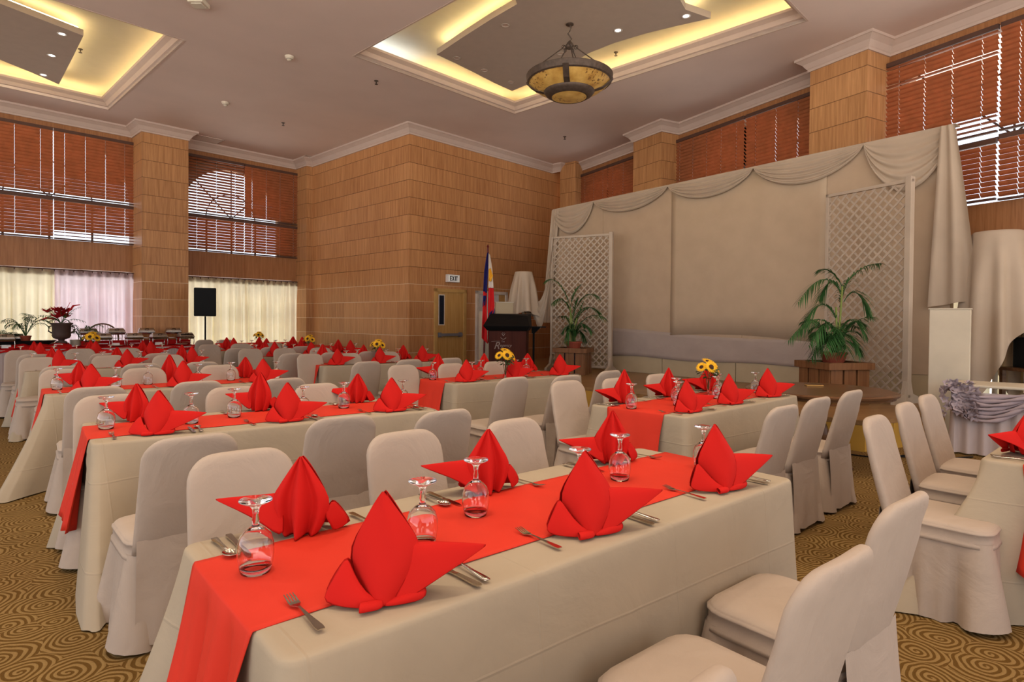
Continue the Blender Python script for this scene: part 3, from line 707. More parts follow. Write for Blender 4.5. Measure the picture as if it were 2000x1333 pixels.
# exit sign
s0, s1 = (lockwall(870, 545)-C0).dot(A), (lockwall(893, 545)-C0).dot(A); z0, z1 = zAt(880, 552), zAt(880, 537)
e = empty('exit_sign'); tag(e, 'white exit sign with black letters on the panelled wall above the door', 'exit sign')
MB().box2((s0, -.1, z0), (s1, -.0, z1)).build('sign_box', WHITE, e, bevel=.008)
MB().box2((s0+.02, -.104, z0+.02), (s1-.02, -.1, z1-.02)).build('sign_face', SIGNW, e)
lw = (s1-s0-.10)/4.2; hh = (z1-z0)-.075; zb_ = z0+.0375; L = MB(); t = .02
def seg(x0, zz0, x1, zz1):
    dx, dz = x1-x0, zz1-zz0; l = math.hypot(dx, dz); nx_, nz_ = -dz/l*t/2, dx/l*t/2; ex_, ez_ = dx/l*t*.0, dz/l*t*.0
    a = [(x0+nx_, zz0+nz_), (x1+nx_, zz1+nz_), (x1-nx_, zz1-nz_), (x0-nx_, zz0-nz_)]
    L.add([(x, -.108, z) for x, z in a]+[(x, -.103, z) for x, z in a], [(0,1,2,3),(7,6,5,4),(0,1,5,4),(1,2,6,5),(2,3,7,6),(3,0,4,7)])
x = s0+.06
seg(x+t/2, zb_, x+t/2, zb_+hh); seg(x, zb_+t/2, x+lw*.8, zb_+t/2); seg(x, zb_+hh-t/2, x+lw*.8, zb_+hh-t/2); seg(x, zb_+hh/2, x+lw*.7, zb_+hh/2)
x += lw*1.08; seg(x, zb_, x+lw*.85, zb_+hh); seg(x, zb_+hh, x+lw*.85, zb_)
x += lw*1.15; seg(x+t/2+.01, zb_, x+t/2+.01, zb_+hh)
x += lw*.55; seg(x+lw*.45, zb_, x+lw*.45, zb_+hh); seg(x, zb_+hh-t/2, x+lw*.9, zb_+hh-t/2)
L.build('letters', BLACK, e); e.matrix_world = frame(C0, A)

# ================================================================= STAGE
s_a = ground(1145, 757, STG); s_b = ground(1562, 810, STG); s_c = ground(1690, 823, STG); s_d = ground(1745, 818, STG)
fd = (s_b-s_a).normalized(); left_end = s_a-fd*3.0; 
poly = [left_end, s_a, s_b, s_c, s_d, s_d+(s_d-s_c).normalized()*1.2, RW0+RD*.6+RN*.1, RW0+RD*(L_R-.6)+RN*.1, C1-B*.1-A*.6, left_end+Vector((-.3, 1.2, 0))]
pl = [(p.x, p.y) for p in poly]
e = struct(empty('stage'))
MB().prism(pl, STG-.05, STG).build('stage_floor', STFL, e)
sk = MB()
for i in range(len(pl)-1):
    if i in (6, 7): continue
    a, b = Vector(pl[i]), Vector(pl[i+1]); n = max(8, int((b-a).length/.05)); d = (b-a).normalized(); nn = Vector((-d.y, d.x))
    sk.grid([[(a.x+(b.x-a.x)*u/n+nn.x*.006*math.sin(u*.9), a.y+(b.y-a.y)*u/n+nn.y*.006*math.sin(u*.9), z) for u in range(n+1)] for z in (STG-.052, .0)])
sk.build('stage_skirt', STSK, e, smooth=True)

# ================================================================= BACKDROP
BL = ground(1080, 712, STG); BL = Vector((0.99, 14.6, 0)); BR = Vector((6.0, 8.3, 0)); BD = (BR-BL).normalized(); BLN = (BR-BL).length
BN = Vector((BD.y, -BD.x, 0)); BN = -BN if BN.y > 0 else BN       # toward the room
TZ0 = onwall(1080, 412, BL, BD).z; TZ1 = onwall(1855, 248, BL, BD).z
def bs(px, py): q = onwall(px, py, BL, BD); return ((q-BL).dot(BD), q.z)
Mb = frame(BL, BD)                                               # local x along, y away from the room if BN is -y
e = empty('stage_backdrop'); tag(e, 'huge cream cloth covered backdrop wall standing on the stage', 'backdrop')
def topz(s): return TZ0+(TZ1-TZ0)*s/BLN
m = MB(); cuts = [0]+[bs(x, 500)[0] for x in (1177, 1311, 1451, 1613)]+[BLN]; 
for c0_, c1_ in zip(cuts[:-1], cuts[1:]):
    m = MB(); dy_ = .004 if cuts.index(c0_) % 2 else 0
    m.prism([(c0_+.002, dy_), (c1_-.002, dy_), (c1_-.002, .14), (c0_+.002, .14)], STG+.35, TZ0-.02)
    m.v = [(x, y, (z if z < 2 else topz(x)-.02)) for x, y, z in m.v]; m.build('backdrop_panel', SCREEN2, e)
m = MB()
m = MB(); g0 = bs(1311, 500)[0]; g1 = bs(1613, 500)[0]; rows = []
for r in range(9):
    row = []
    for i in range(25):
        u = i/24; s = g0+(g1-g0)*u; zlo = bs(1311, 655)[1]+.07*math.sin(u*PI)-.06*u
        z = zlo+(topz(s)-.06-zlo)*r/8; row.append((s, -.006-.002*math.sin(u*9+r), z))
    rows.append(row)
m.grid(rows).build('screen_cloth', SCREEN, e, smooth=True, solid=.002)
m = MB(); rows = []
for r in range(9):
    row = []
    for i in range(61):
        u = i/60; s = bs(1195, 600)[0]+(bs(1640, 700)[0]-bs(1195, 600)[0])*u
        zb2 = STG+.32+.02*math.sin(u*11)+.02*u; zt3 = STG+.9-.16*u+.02*math.sin(u*7+1); t = r/8
        row.append((s, -.006-.006*math.sin(u*23+t*5)*math.sin(t*PI), zb2+(zt3-zb2)*t))
    rows.append(row)
m.grid(rows).build('lower_band', GREYC, e, smooth=True, solid=.003)
m = MB()
for i in range(5):
    a, b = BLN*i/5+.006, BLN*(i+1)/5-.006; m.box2((a, .01, STG), (b, .12, STG+.35))
m.build('base_panel', BASEP, e, bevel=.006)
e.matrix_world = Mb
# swagged drape along the top
e = empty('swag_drape'); tag(e, 'white swagged drape hung along the top of the backdrop', 'drape')
att = [(bs(x, y)[0]) for x, y in ((1080, 412), (1162, 406), (1307, 377), (1474, 345), (1689, 289), (1862, 250))]; att[0] = -.02; att[-1] = BLN+.03
deps = [.62, .34, .36, .42, .78]
for k in range(5):
    a, b = att[k], att[k+1]; rows = []
    for r in range(41):
        v = r/40; row = []
        for i in range(31):
            u = i/30; s = a+(b-a)*u; sg = 4*u*(1-u)
            z = topz(s)+.02-(.035+deps[k]*(sg**.75))*v
            fold = .028*math.sin(v*2*PI*5+.5)*min(1, sg*2.2)
            row.append((s, -.035-.02*v-.03*sg*v+fold*v**.5, z))
        rows.append(row)
    MB().grid(rows).build('swag', DRAPE, e, smooth=True)
m = MB(); m.add([(-.02, -.03, topz(0)+.02), (BLN+.03, -.03, topz(BLN)+.02), (BLN+.03, .16, topz(BLN)+.02), (-.02, .16, topz(0)+.02)], [(0,1,2,3)]); m.build('top_fold', DRAPE, e, solid=.01)
def fall(x0t, x1t, x0b, x1b, zt_, zb_, nf, amp, y0=-.05, bulge=0, zb_in=0):
    rows = []
    for r in range(25):
        t = r/24; row = []
        for i in range(nf*8+1):
            u = i/(nf*8); xa = x0t+(x0b-x0t)*t**.9+bulge*math.sin(t*PI); xb = x1t+(x1b-x1t)*t**.9
            row.append((xa+(xb-xa)*u, y0-amp*(.25+.75*t)*math.sin(2*PI*nf*u+t), zt_+(zb_+zb_in*(u)-zt_)*t))
        rows.append(row)
    return MB().grid(rows)
fall(-.03, .25, -.32, -.02, topz(0), 1.35, 3, .035).build('side_fall', DRAPE, e, smooth=True)
q0 = bs(1840, 600); q1 = bs(1893, 600)
fall(BLN-.12, BLN+.04, BLN-.22, BLN+.36, topz(BLN), H+.22, 2, .05, y0=-.12, zb_in=.1).build('side_fall', DRAPE, e, smooth=True)
e.matrix_world = Mb

# ---- lattice screens
def lattice(p, q, zb, zt, label, pitch=.098):
    d = (q-p); w = d.length; d.normalize(); e = empty('lattice_screen'); tag(e, label, 'lattice screen', 'lattice screens on the stage')
    fr = MB(); t = .045
    fr.box2((0, -.03, zb), (t, .03, zt)); fr.box2((w-t-.03, -.045, STG+.04), (w, .045, zt+.03)); fr.box2((0, -.03, zt-t), (w, .03, zt)); fr.box2((0, -.03, zb), (w, .03, zb+t)); fr.build('frame', LATT, e, bevel=.004)
    for sgn, yy in ((1, -.006), (-1, .006)):
        m = MB(); n = int((w+(zt-zb))/(pitch*math.sqrt(2)))+1
        for k in range(n+1):
            c = k*pitch*math.sqrt(2)
            x0, x1 = t, w-t-.03; z0_, z1_ = zb+t, zt-t
            if sgn > 0:   # z = z0 + (x-x0) - off
                off = c-(z1_-z0_)
                xa = max(x0, x0+off) ; xb = min(x1, x0+off+(z1_-z0_))
                if xb <= xa+.01: continue
                pa = (xa, z0_+(xa-x0)-off); pb = (xb, z0_+(xb-x0)-off)
            else:
                xa = max(x0, x0+c-(z1_-z0_)); xb = min(x1, x0+c)
                if xb <= xa+.01: continue
                pa = (xa, z0_+c-(xa-x0)); pb = (xb, z0_+c-(xb-x0))
            h = .011/math.sqrt(2)*1.2; nx_, nz_ = (-h, h) if sgn > 0 else (h, h); y1, y2 = yy-.005, yy+.005
            a = [(pa[0]+nx_, pa[1]+nz_), (pb[0]+nx_, pb[1]+nz_), (pb[0]-nx_, pb[1]-nz_), (pa[0]-nx_, pa[1]-nz_)]
            m.add([(x, y1, z) for x, z in a]+[(x, y2, z) for x, z in a], [(0,1,2,3),(7,6,5,4),(0,1,5,4),(1,2,6,5),(2,3,7,6),(3,0,4,7)])
        m.build('lattice_strips', LATT, e)
    for x in (.03, w-.03):
        f = MB(); prof = [(-.32, 0), (.32, 0), (.32, .05), (.1, .13), (.05, .3), (-.05, .3), (-.1, .13), (-.32, .05)]
        f.add([(x-.025, y, STG+z) for y, z in prof]+[(x+.025, y, STG+z) for y, z in prof], [tuple(range(8)), tuple(range(15, 7, -1))]+[(i, (i+1) % 8, 8+(i+1) % 8, 8+i) for i in range(8)])
        f.build('foot', LATT, e)
    e.matrix_world = frame(p, d)
Zl, Zr_ = 13.2, 12.55
lattice(Vector((atY(1076, 600, Zl).x, Zl, 0)), Vector((atY(1196, 600, Zr_).x, Zr_, 0)), STG+.08, atY(1196, 456, Zr_).z, 'white lattice screen left of the backdrop behind the smaller palm')
lattice(Vector((atY(1612, 600, 9.15).x, 9.15, 0)), Vector((atY(1779, 600, 8.05).x, 8.05, 0)), STG+.08, atY(1760, 350, 8.1).z, 'white lattice screen at the right end of the backdrop behind the taller palm')

# ---- planters and palms
def planter(p, rz, w, h, label):
    e = empty('planter_box', (p.x, p.y, STG), rz); tag(e, label, 'planter', 'wooden planter boxes on the stage')
    m = MB()
    m.box((0, 0, h/2), (w-.08, w-.08, h-.04))
    m.build('inner_box', DARKG, e)
    for k in range(4):
        a = k*PI/2; c, s = math.cos(a), math.sin(a)
        for j in range(3):
            o = (j-1)*(w*.325); m = MB().box((o*c+(w/2-.02)*s, o*s-(w/2-.02)*c, h/2-.0), (w*.28, .03, h-.005), a); m.build('slat_board', PLANT, e)
    m = MB()
    for k in range(4):
        a = k*PI/2; c, s = math.cos(a), math.sin(a); m.box(((w/2-.0)*s, -(w/2-.0)*c, h-.05), (w+.07, .06, .09), a)
    m.build('rim', PLANT, e, bevel=.004)
    MB().box((0, 0, h-.03), (w-.06, w-.06, .02)).build('lid', PLANT, e)
def frond(e, p0, tip, arch, nl=26, ll=.28, mat=None, name='frond', droop=.6):
    p0, tip = Vector(p0), Vector(tip); d = tip-p0; pts = []
    for i in range(nl+1):
        t = i/nl; q = p0+d*t+Vector((0, 0, arch*4*t*(1-t)*(1.1-.2*t))); pts.append(q)
    m = MB(); m.tube(pts[::2], [.006*(1-.7*i/(len(pts[::2])-1)) for i in range(len(pts[::2]))], 5)
    for i in range(3, nl+1):
        t = i/nl; tg = (pts[min(i+1, nl)]-pts[i-1]).normalized(); side = tg.cross(Vector((0, 0, 1))); side = side.normalized() if side.length > .05 else Vector((1, 0, 0))
        L_ = ll*(math.sin(PI*min(1, .15+.8*t))**.7)*random.uniform(.85, 1.1)
        for sg in (-1, 1):
            dr = (side*sg*.62+tg*.8+Vector((random.uniform(-.1, .1), random.uniform(-.1, .1), .12+random.uniform(-.22, .22)))).normalized(); a = pts[i]
            w = .0065; wv = dr.cross(Vector((0, 0, 1))).normalized()*w; rows = []
            for k in range(4):
                s = k/3; c = a+dr*L_*s+Vector((0, 0, -droop*L_*s*s)); ww = wv*(1.0, 1.1, .7, .05)[k]; rows.append([c-ww, c+ww])
            m.grid(rows)
    return m.build(name, mat or LEAF, e)
def bush(n, cz, wdt, hgt, seed, ll=.22):
    rr_ = random.Random(seed); out = []
    for k in range(n):
        a = 2*PI*k/n+rr_.uniform(-.25, .25); w_ = wdt*rr_.uniform(.5, 1); out.append(((rr_.uniform(-.04, .04), rr_.uniform(-.04, .04), .15), (w_*math.cos(a), w_*.7*math.sin(a), cz+hgt*rr_.uniform(-.5, 1)), rr_.uniform(.08, .2), 22, ll))
    return out
def palm(p, label, fr, stems, group='areca palms on the stage', pot=(.16, .14), mat=None):
    e = empty('potted_palm', p); tag(e, label, 'palm', group)
    r, h = pot
    MB().lathe([(.001, 0), (r*.8, 0), (r, h*.8), (r*1.08, h*.8), (r*1.08, h), (r*.93, h), (r*.9, h*.85), (.001, h*.85)], n=24).build('pot', TERRA, e)
    for pts in stems: MB().tube(pts, [.018]+[.013]*(len(pts)-1), 7).build('stem', STEM, e, smooth=True)
    for f in fr: frond(e, *f, mat=mat)
    return e
def pl_at(px, py, Y): return atY(px, py, Y)
pc1 = Vector((atY(1120, 700, 12.2).x, 12.2, 0)); h1 = atY(1120, 679, 12.2).z-STG
planter(pc1, math.radians(-20), .62, h1, 'brown wooden planter box under the smaller palm by the lectern')
o = Vector((pc1.x, pc1.y, STG+h1-.02))
def rel(px, py, dy=0.0, Y=12.2, O=None): q = atY(px, py, Y+dy)-O; return (q.x, q.y, q.z)
R1_ = lambda px, py, dy=0: rel(px, py, dy, 12.2, o)
fr = [(R1_(1114, 600), R1_(1066, 549, -.1), .22), (R1_(1114, 598), R1_(1136, 556, .2), .08), (R1_(1115, 612), R1_(1078, 593, -.3), .18), (R1_(1122, 610), R1_(1168, 580, -.2), .18),
      (R1_(1124, 630), R1_(1172, 612, .1), .2), (R1_(1127, 640), R1_(1182, 622, -.3), .14), (R1_(1118, 640), R1_(1150, 600, .3), .12), (R1_(1116, 645), R1_(1096, 618, .3), .1), (R1_(1124, 655), R1_(1155, 648, -.2), .16),
      (R1_(1118, 660), R1_(1102, 668, -.2), .2), (R1_(1122, 650), R1_(1140, 590, .3), .05), (R1_(1124, 660), R1_(1146, 668, .2), .16), (R1_(1118, 630), R1_(1130, 582, -.2), .05)]
fr = [(a, b, c, 30, .26) for a, b, c in fr]
fr += bush(9, .28, .28, .2, 3, .18)
palm(o, 'smaller green palm in a clay pot in front of the left lattice', fr, [[(-.04, 0, .1), R1_(1114, 640), R1_(1114, 600)], [(.03, 0, .1), R1_(1122, 640), R1_(1127, 622)], [(0, .03, .1), R1_(1119, 650), R1_(1116, 612)]])
pc2 = Vector((atY(1628, 700, 8.15).x, 8.15, 0)); h2 = atY(1628, 707, 8.0).z-STG
planter(pc2, math.radians(12), .62, h2, 'brown wooden planter box under the taller palm behind the round table')
o2 = Vector((pc2.x, pc2.y, STG+h2-.02)); R2_ = lambda px, py, dy=0: rel(px, py, dy, 8.15, o2)
fr = [(R2_(1645, 565), R2_(1720, 515, .1), .10), (R2_(1645, 560), R2_(1604, 528, .1), .08), (R2_(1643, 570), R2_(1560, 590, -.2), .22), (R2_(1642, 575), R2_(1600, 585, .25), .2), (R2_(1648, 590), R2_(1700, 615, -.1), .20),
      (R2_(1640, 640), R2_(1562, 650, .0), .34), (R2_(1635, 650), R2_(1541, 665, -.2), .22), (R2_(1635, 655), R2_(1580, 675, -.3), .2), (R2_(1640, 650), R2_(1690, 655, -.2), .18), (R2_(1632, 660), R2_(1600, 640, .3), .12),
      (R2_(1636, 660), R2_(1672, 640, .3), .1), (R2_(1632, 670), R2_(1585, 700, -.1), .2), (R2_(1636, 670), R2_(1680, 690, -.2), .16), (R2_(1634, 670), R2_(1610, 690, -.35), .16), (R2_(1636, 665), R2_(1655, 690, -.35), .14), (R2_(1640, 600), R2_(1660, 545, .2), .05)]
fr = [(a, b, c, 30, .27) for a, b, c in fr]
fr += bush(18, .34, .5, .28, 5)
palm(o2, 'taller green palm in a clay pot in front of the right lattice', fr, [[(.0, 0, .1), R2_(1640, 640), R2_(1645, 560)], [(-.03, .03, .1), R2_(1634, 640), R2_(1633, 600)], [(.04, 0, .1), R2_(1637, 660), R2_(1640, 630)], [(-.05, 0, .1), R2_(1630, 670), R2_(1632, 650)]])

# ---- lectern
lc = atY(994, 640, 12.0); e = empty('lectern', (lc.x, 12.0, STG), math.radians(-8)); tag(e, 'dark brown lectern with black slanted top and silver logo', 'lectern')
lz = atY(994, 613, 12.0).z-STG; zf = atY(994, 646, 12.0).z-STG; zm = atY(994, 637, 12.0).z-STG
MB().loft([[(-.36, -.22, 0), (.36, -.22, 0), (.36, .25, 0), (-.36, .25, 0)], [(-.37, -.22, zf), (.37, -.22, zf), (.37, .25, zf), (-.37, .25, zf)]]).build('body', LECT, e, bevel=.006)
MB().loft([[(-.39, -.26, zf), (.39, -.26, zf), (.39, .3, zf), (-.39, .3, zf)], [(-.46, -.34, zm), (.46, -.34, zm), (.42, .32, zm), (-.42, .32, zm)], [(-.38, .02, lz-.0), (.36, .02, lz-.04), (.4, .34, lz), (-.38, .34, lz)]]).build('slanted_top', BLACK, e, bevel=.008)
lg = MB(); zl = zf-.37
def flat(pts, y=-.228, w=.004): lg.tube([(x, y, z) for x, z in pts], w, 5)
flat([(-.31, zl+.155), (-.22, zl+.165), (-.14, zl+.165)])
cxl = -.075
for sg in (-1, 1):
    flat([(cxl, zl+.2), (cxl+sg*.03, zl+.215), (cxl+sg*.055, zl+.235)], w=.006); flat([(cxl, zl+.262), (cxl+sg*.025, zl+.30), (cxl+sg*.04, zl+.315), (cxl+sg*.02, zl+.30), (cxl, zl+.27)]); flat([(cxl+sg*.01, zl+.31), (cxl+sg*.015, zl+.335)])
lg.build('logo_ornament', LOGO, e)
def text(body, size, loc, par, mat, shear=.3, name='logo_text', ext=.002):
    c = bpy.data.curves.new(name, 'FONT'); c.body = body; c.size = size; c.shear = shear; c.extrude = ext; c.materials.append(mat)
    o = bpy.data.objects.new(name, c); COL.objects.link(o); o.parent = par; o.location = loc; o.rotation_euler = (PI/2, 0, 0)
    bpy.context.view_layer.update(); me = bpy.data.meshes.new_from_object(o.evaluated_get(bpy.context.evaluated_depsgraph_get())); m_ = bpy.data.objects.new(name, me); COL.objects.link(m_); m_.parent = par; m_.location = loc; m_.rotation_euler = (PI/2, 0, 0); bpy.data.objects.remove(o); return m_
text('The', .045, (-.12, -.226, zl+.145), e, LOGO); text('R', .20, (-.27, -.226, zl+.01), e, LOGO, .35); text('egency', .085, (-.15, -.226, zl+.055), e, LOGO, .35)
# ---- flag
fx = atY(948, 600, 12.3); e = empty('flag_on_pole', (atY(944, 700, 12.3).x, 12.3, STG)); tag(e, 'blue, red and white national flag furled on a dark pole by the lectern', 'flag')
zt_ = atY(953, 485, 12.3).z-STG; dx = atY(953, 485, 12.3).x-atY(944, 700, 12.3).x
MB().tube([(0, 0, 0), (dx, 0, zt_)], .02, 8).build('pole', POLE, e); MB().lathe([(.13, 0), (.13, .02), (.03, .05), (.02, .12), (.001, .12)], n=20).build('base', POLE, e)
MB().lathe([(.001, zt_), (.03, zt_+.02), (.02, zt_+.05), (.001, zt_+.08)], (dx, 0, 0), 10).build('finial', POLE, e)
def fl(px, py, dy=0): q = atY(px, py, 12.3+dy); b = e.location; return (q.x-b.x, q.y-b.y, q.z-b.z)
def strip(L_, R_, mat, nm, y0=0.0, amp=.025):
    rows = []
    n = 16
    def lerp(P, t): k = t*(len(P)-1); i = min(int(k), len(P)-2); f = k-i; return (P[i][0]+(P[i+1][0]-P[i][0])*f, P[i][1]+(P[i+1][1]-P[i][1])*f)
    for r in range(n+1):
        t = r/n; a, b = lerp(L_, t), lerp(R_, t); row = []
        for i in range(9): u = i/8; q = fl(a[0]+(b[0]-a[0])*u, a[1]+(b[1]-a[1])*u); row.append((q[0], q[1]+y0-amp*math.sin(u*PI*2+t*3)-.03, q[2]))
        rows.append(row)
    MB().grid(rows).build(nm, mat, e, smooth=True, solid=.004)
strip([(951, 497), (946, 530), (944, 570)], [(954, 492), (953, 530), (951, 573)], BLUE, 'blue_field', -.01)
strip([(944, 570), (943, 600), (941, 660), (944, 664)], [(951, 570), (951, 600), (952, 660), (953, 672)], FRED, 'red_field', -.012)
strip([(944, 578), (943, 600)], [(950, 578), (948, 596)], BLUE, 'blue_fold', -.045)
strip([(954, 495), (954, 530), (954, 563)], [(957, 498), (962, 530), (964, 563)], FWHT, 'white_field', .02)
strip([(955, 527), (955, 540), (955, 549)], [(958, 524), (963, 540), (959, 551)], FYEL, 'sun_emblem', -.01)
strip([(954, 563), (953, 600), (953, 650), (953, 671)], [(964, 562), (966, 600), (957, 640), (957, 665)], FRED, 'red_fold', .015)
strip([(956, 612), (955, 620)], [(966, 603), (966, 618)], BLUE, 'blue_hem', -.01)
# ---- white plinths and draped stand on the stage left
def box_thing(name, label, cat, p, rz, dims, mat, z=STG, group=None, bevel=.006, part='body'):
    e = empty(name, (p[0], p[1], z), rz); tag(e, label, cat, group); MB().box((0, 0, dims[2]/2), dims).build(part, mat, e, bevel=bevel); return e
pz = atY(950, 610, 13.2); e = box_thing('white_plinth', 'narrow white plinth partly hidden behind the flag pole', 'plinth', (atY(948, 650, 13.2).x, 13.2), .3, (.24, .24, pz.z-STG), PLINTH, group='white plinths')
MB().box((0, 0, pz.z-STG+.01), (.26, .26, .02)).build('cap', PLINTH, e)
pz = atY(980, 592, 13.3); e = box_thing('white_plinth', 'beige box plinth behind the lectern top', 'plinth', (atY(984, 650, 13.3).x, 13.3), .1, (.38, .3, pz.z-STG), BASEP, group='white plinths')
MB().box((0, 0, pz.z-STG+.01), (.4, .32, .02)).build('cap', PLINTH, e)
def draped(p, rt, rb, zt, zb, folds, label, z0=STG, jag=.15, lean=0, name='draped_stand'):
    e = empty(name, (p[0], p[1], z0)); tag(e, label, 'draped stand', 'cloth draped stands'); N = 96; loops = []
    h = zt-z0
    prof = [(0, .0), (.75, .0), (1.0, .012)] 
    for fr_, dz in ((.02, 0), (.8, 0), (.97, -.005), (1.03, -.03)): loops.append([(rt*fr_*math.cos(2*PI*i/N), rt*fr_*math.sin(2*PI*i/N), h+dz) for i in range(N)])
    for k in range(1, 17):
        t = k/16; lp = []
        for i in range(N):
            a = 2*PI*i/N; w = math.sin(folds*a+.9*math.sin(3*a)); r = rt*1.03+(rb-rt)*t**.8+(.02+.05*t)*w*min(1, t*3)
            zz = h-.03-(zt-zb-.03)*t*(1+jag*t*math.sin(2*a+1.1)); lp.append((r*math.cos(a), r*math.sin(a), max(zz, .01)))
        loops.append(lp)
    MB().loft(loops, True, False).build('drape_cloth', DRAPE, e, smooth=True)
    MB().lathe([(rb*.62, 0), (rb*.62, .04), (.03, .05), (.03, h-.03), (rt*.9, h-.02), (rt*.9, h-.006)], n=20).build('stand', PLINTH, e)
    return e
dp = atY(1022, 600, 13.4); draped((dp.x, 13.4), .19, .33, atY(1022, 531, 13.4).z, atY(1022, 617, 13.4).z, 9, 'cloth draped stand left of the backdrop behind the lectern', jag=.1)
e = empty('hanging_swag'); tag(e, 'cream cloth hanging in a deep curve from draped stand to backdrop', 'drape')
rows = []
for r in range(13):
    v = r/12; row = []
    for i in range(33):
        u = i/32; x = 1036+(1082-1036)*u; yb = 535+(440-535)*u+(160-75*v*0)*(4*u*(1-u))**.8*(.62+.38*v)*(1-.15*u)
        if v > .5: pass
        q = atY(x, yb, 13.45-.5*u); row.append((q.x, q.y-.05+.03*math.sin(v*14), q.z))
    rows.append(row)
MB().grid(rows).build('swag_cloth', DRAPE, e, smooth=True)
MB().tube([atY(1035, 536, 13.42), atY(1035, 531, 13.4)], .02, 6).build('swag_knot', DRAPE, e)
# black tray table beside the lectern
tp = atY(1050, 640, 12.4); e = empty('music_stand', (atY(1042, 700, 12.4).x, 12.4, STG)); tag(e, 'black flat topped stand right of the lectern', 'stand')
th_ = tp.z-STG
MB().tube([(0, 0, .01), (0, 0, th_)], .02, 8).build('post', BLACK, e); MB().box((.06, 0, th_+.01), (.36, .3, .02)).build('tray', BLACK, e); MB().loft([[(-.04, -.03, th_-.12), (.02, -.03, th_-.12), (.02, .03, th_-.12), (-.04, .03, th_-.12)], [(-.05, -.06, th_), (.14, -.06, th_), (.14, .06, th_), (-.05, .06, th_)]]).build('bracket', BLACK, e)
MB().lathe([(.16, 0), (.16, .015), (.03, .03), (.001, .03)], n=20).build('base', BLACK, e)
# ---- right side: plinth, draped stand, lilac table, dark table
pq = ground(1868, 868, 0.0); pt = atY(1880, 604, pq.y).z
e = empty('white_plinth', (pq.x+.06, pq.y+.22, 0), math.radians(-38)); tag(e, 'tall white plinth in front of the right end of the backdrop', 'plinth', 'white plinths')
MB().box((0, 0, pt/2), (.40, .36, pt)).build('body', PLINTH, e, bevel=.008); MB().box((0, 0, pt+.004), (.42, .38, .012)).build('cap', PLINTH, e); MB().box((0, 0, .05), (.415, .375, .1)).build('skirting', PLINTH, e)
dp = Vector((atY(1946, 600, 7.95).x, 7.95, 0)); draped((dp.x, dp.y), .27, .40, atY(1946, 447, 7.7).z, .9, 8, 'tall white cloth draped stand at the right photo edge', z0=0, jag=.28)
def rtable():
    p = ground(1862, 886, 0.0); d = Vector((.8, -.6, 0)).normalized(); n = Vector((-d.y, d.x, 0)); w, dep = 1.6, .6; h = .76
    e = empty('ruffled_table', p, ang(d)); tag(e, 'white topped table with lilac ruffled swag beside the plinth', 'table')
    MB().box2((0.02, 0, h-.03), (w, dep, h)).build('tabletop', PLINTH, e, bevel=.01)
    pth = []; 
    per = [(0.0, dep)]+[(0.0, 0.0)]+[(w, 0.0)]+[(w, dep)]
    pts = []
    for i in range(3):
        a, b = per[i], per[i+1]; L_ = math.hypot(b[0]-a[0], b[1]-a[1]); k = int(L_/.012); dx_, dy_ = (b[0]-a[0])/L_, (b[1]-a[1])/L_
        for j in range(k): pts.append((a[0]+dx_*L_*j/k, a[1]+dy_*L_*j/k, dy_, -dx_))
    rows = []
    for z in (h-.08, h-.2, .3, .02):
        rows.append([(x+nx_*(.012+.02*(h-z))*(-1)*(-1)*(1+math.sin(i*.55))*1.0, y+ny_*(.012+.02*(h-z))*(1+math.sin(i*.55)), z) for i, (x, y, nx_, ny_) in enumerate(pts)])
    MB().grid(rows).build('skirt', SKIRTW, e, smooth=True)
    # swag of gathered cloth: rope-like folds plus rosette
    sw = MB()
    for k in range(7):
        rows = []; off = k/6
        for i in range(60):
            u = i/59; x = -.03+u*w; zc = h-.07-.05*abs(math.sin(u*PI*2.3+.3))-.035*k*(.7+.5*abs(math.sin(u*PI*2.3+.3))); yy = -.06-.02*math.sin(k*1.7+u*19)
            rr = .017+.006*math.sin(u*31+k*2); rows.append([(x, yy+rr*math.cos(a*PI/4), zc+rr*1.2*math.sin(a*PI/4)) for a in range(8)])
        sw.grid(rows, True)
    sw.build('swag', VIOL, e, smooth=True)
    rb = MB(); random.seed(11)
    for k in range(34):
        c = Vector((random.uniform(-.1, .2), -.09+random.uniform(-.03, .01), h-.12+random.uniform(-.22, .14))); R_ = random.uniform(.035, .065); ax = Vector((random.uniform(-1, 1), random.uniform(-1.2, -.2), random.uniform(-1, 1))).normalized()
        u_ = ax.cross(Vector((0, 0, 1))).normalized(); v_ = ax.cross(u_); rows = []
        for r_ in range(5):
            f = r_/4; rows.append([c+(u_*math.cos(2*PI*i/14)+v_*math.sin(2*PI*i/14))*R_*(.25+.75*f)*(1+.28*math.sin(5*2*PI*i/14+k))+ax*(.04*f*(1-.6*f)+.012*math.sin(i*2.1+k)*f) for i in range(14)])
        rb.grid(rows, True)
    rb.build('rosette', VIOL, e, smooth=True)
rtable()
q = atY(1992, 710, 7.6); e = empty('side_table', (q.x+.35, 7.6, 0)); tag(e, 'dark side table at the right photo edge behind the draped stand', 'table')
zz = atY(1990, 722, 7.6).z
MB().box((0, 0, zz), (.9, .5, .04)).build('tabletop', DKWOOD, e)
for sx in (-1, 1):
    for sy in (-1, 1): MB().box((sx*.4, sy*.2, zz/2-.01), (.05, .05, zz-.02)).build('leg', DKWOOD, e)
e = empty('amplifier_box', (q.x+.35, 7.6, zz+.02)); tag(e, 'black box standing on the dark side table at the right edge', 'box')
MB().box((.0, 0, .19), (.6, .35, .38)).build('case', BLACK, e, bevel=.01); MB().box((0, -.18, .19), (.5, .01, .3)).build('front_panel', DARKG, e)
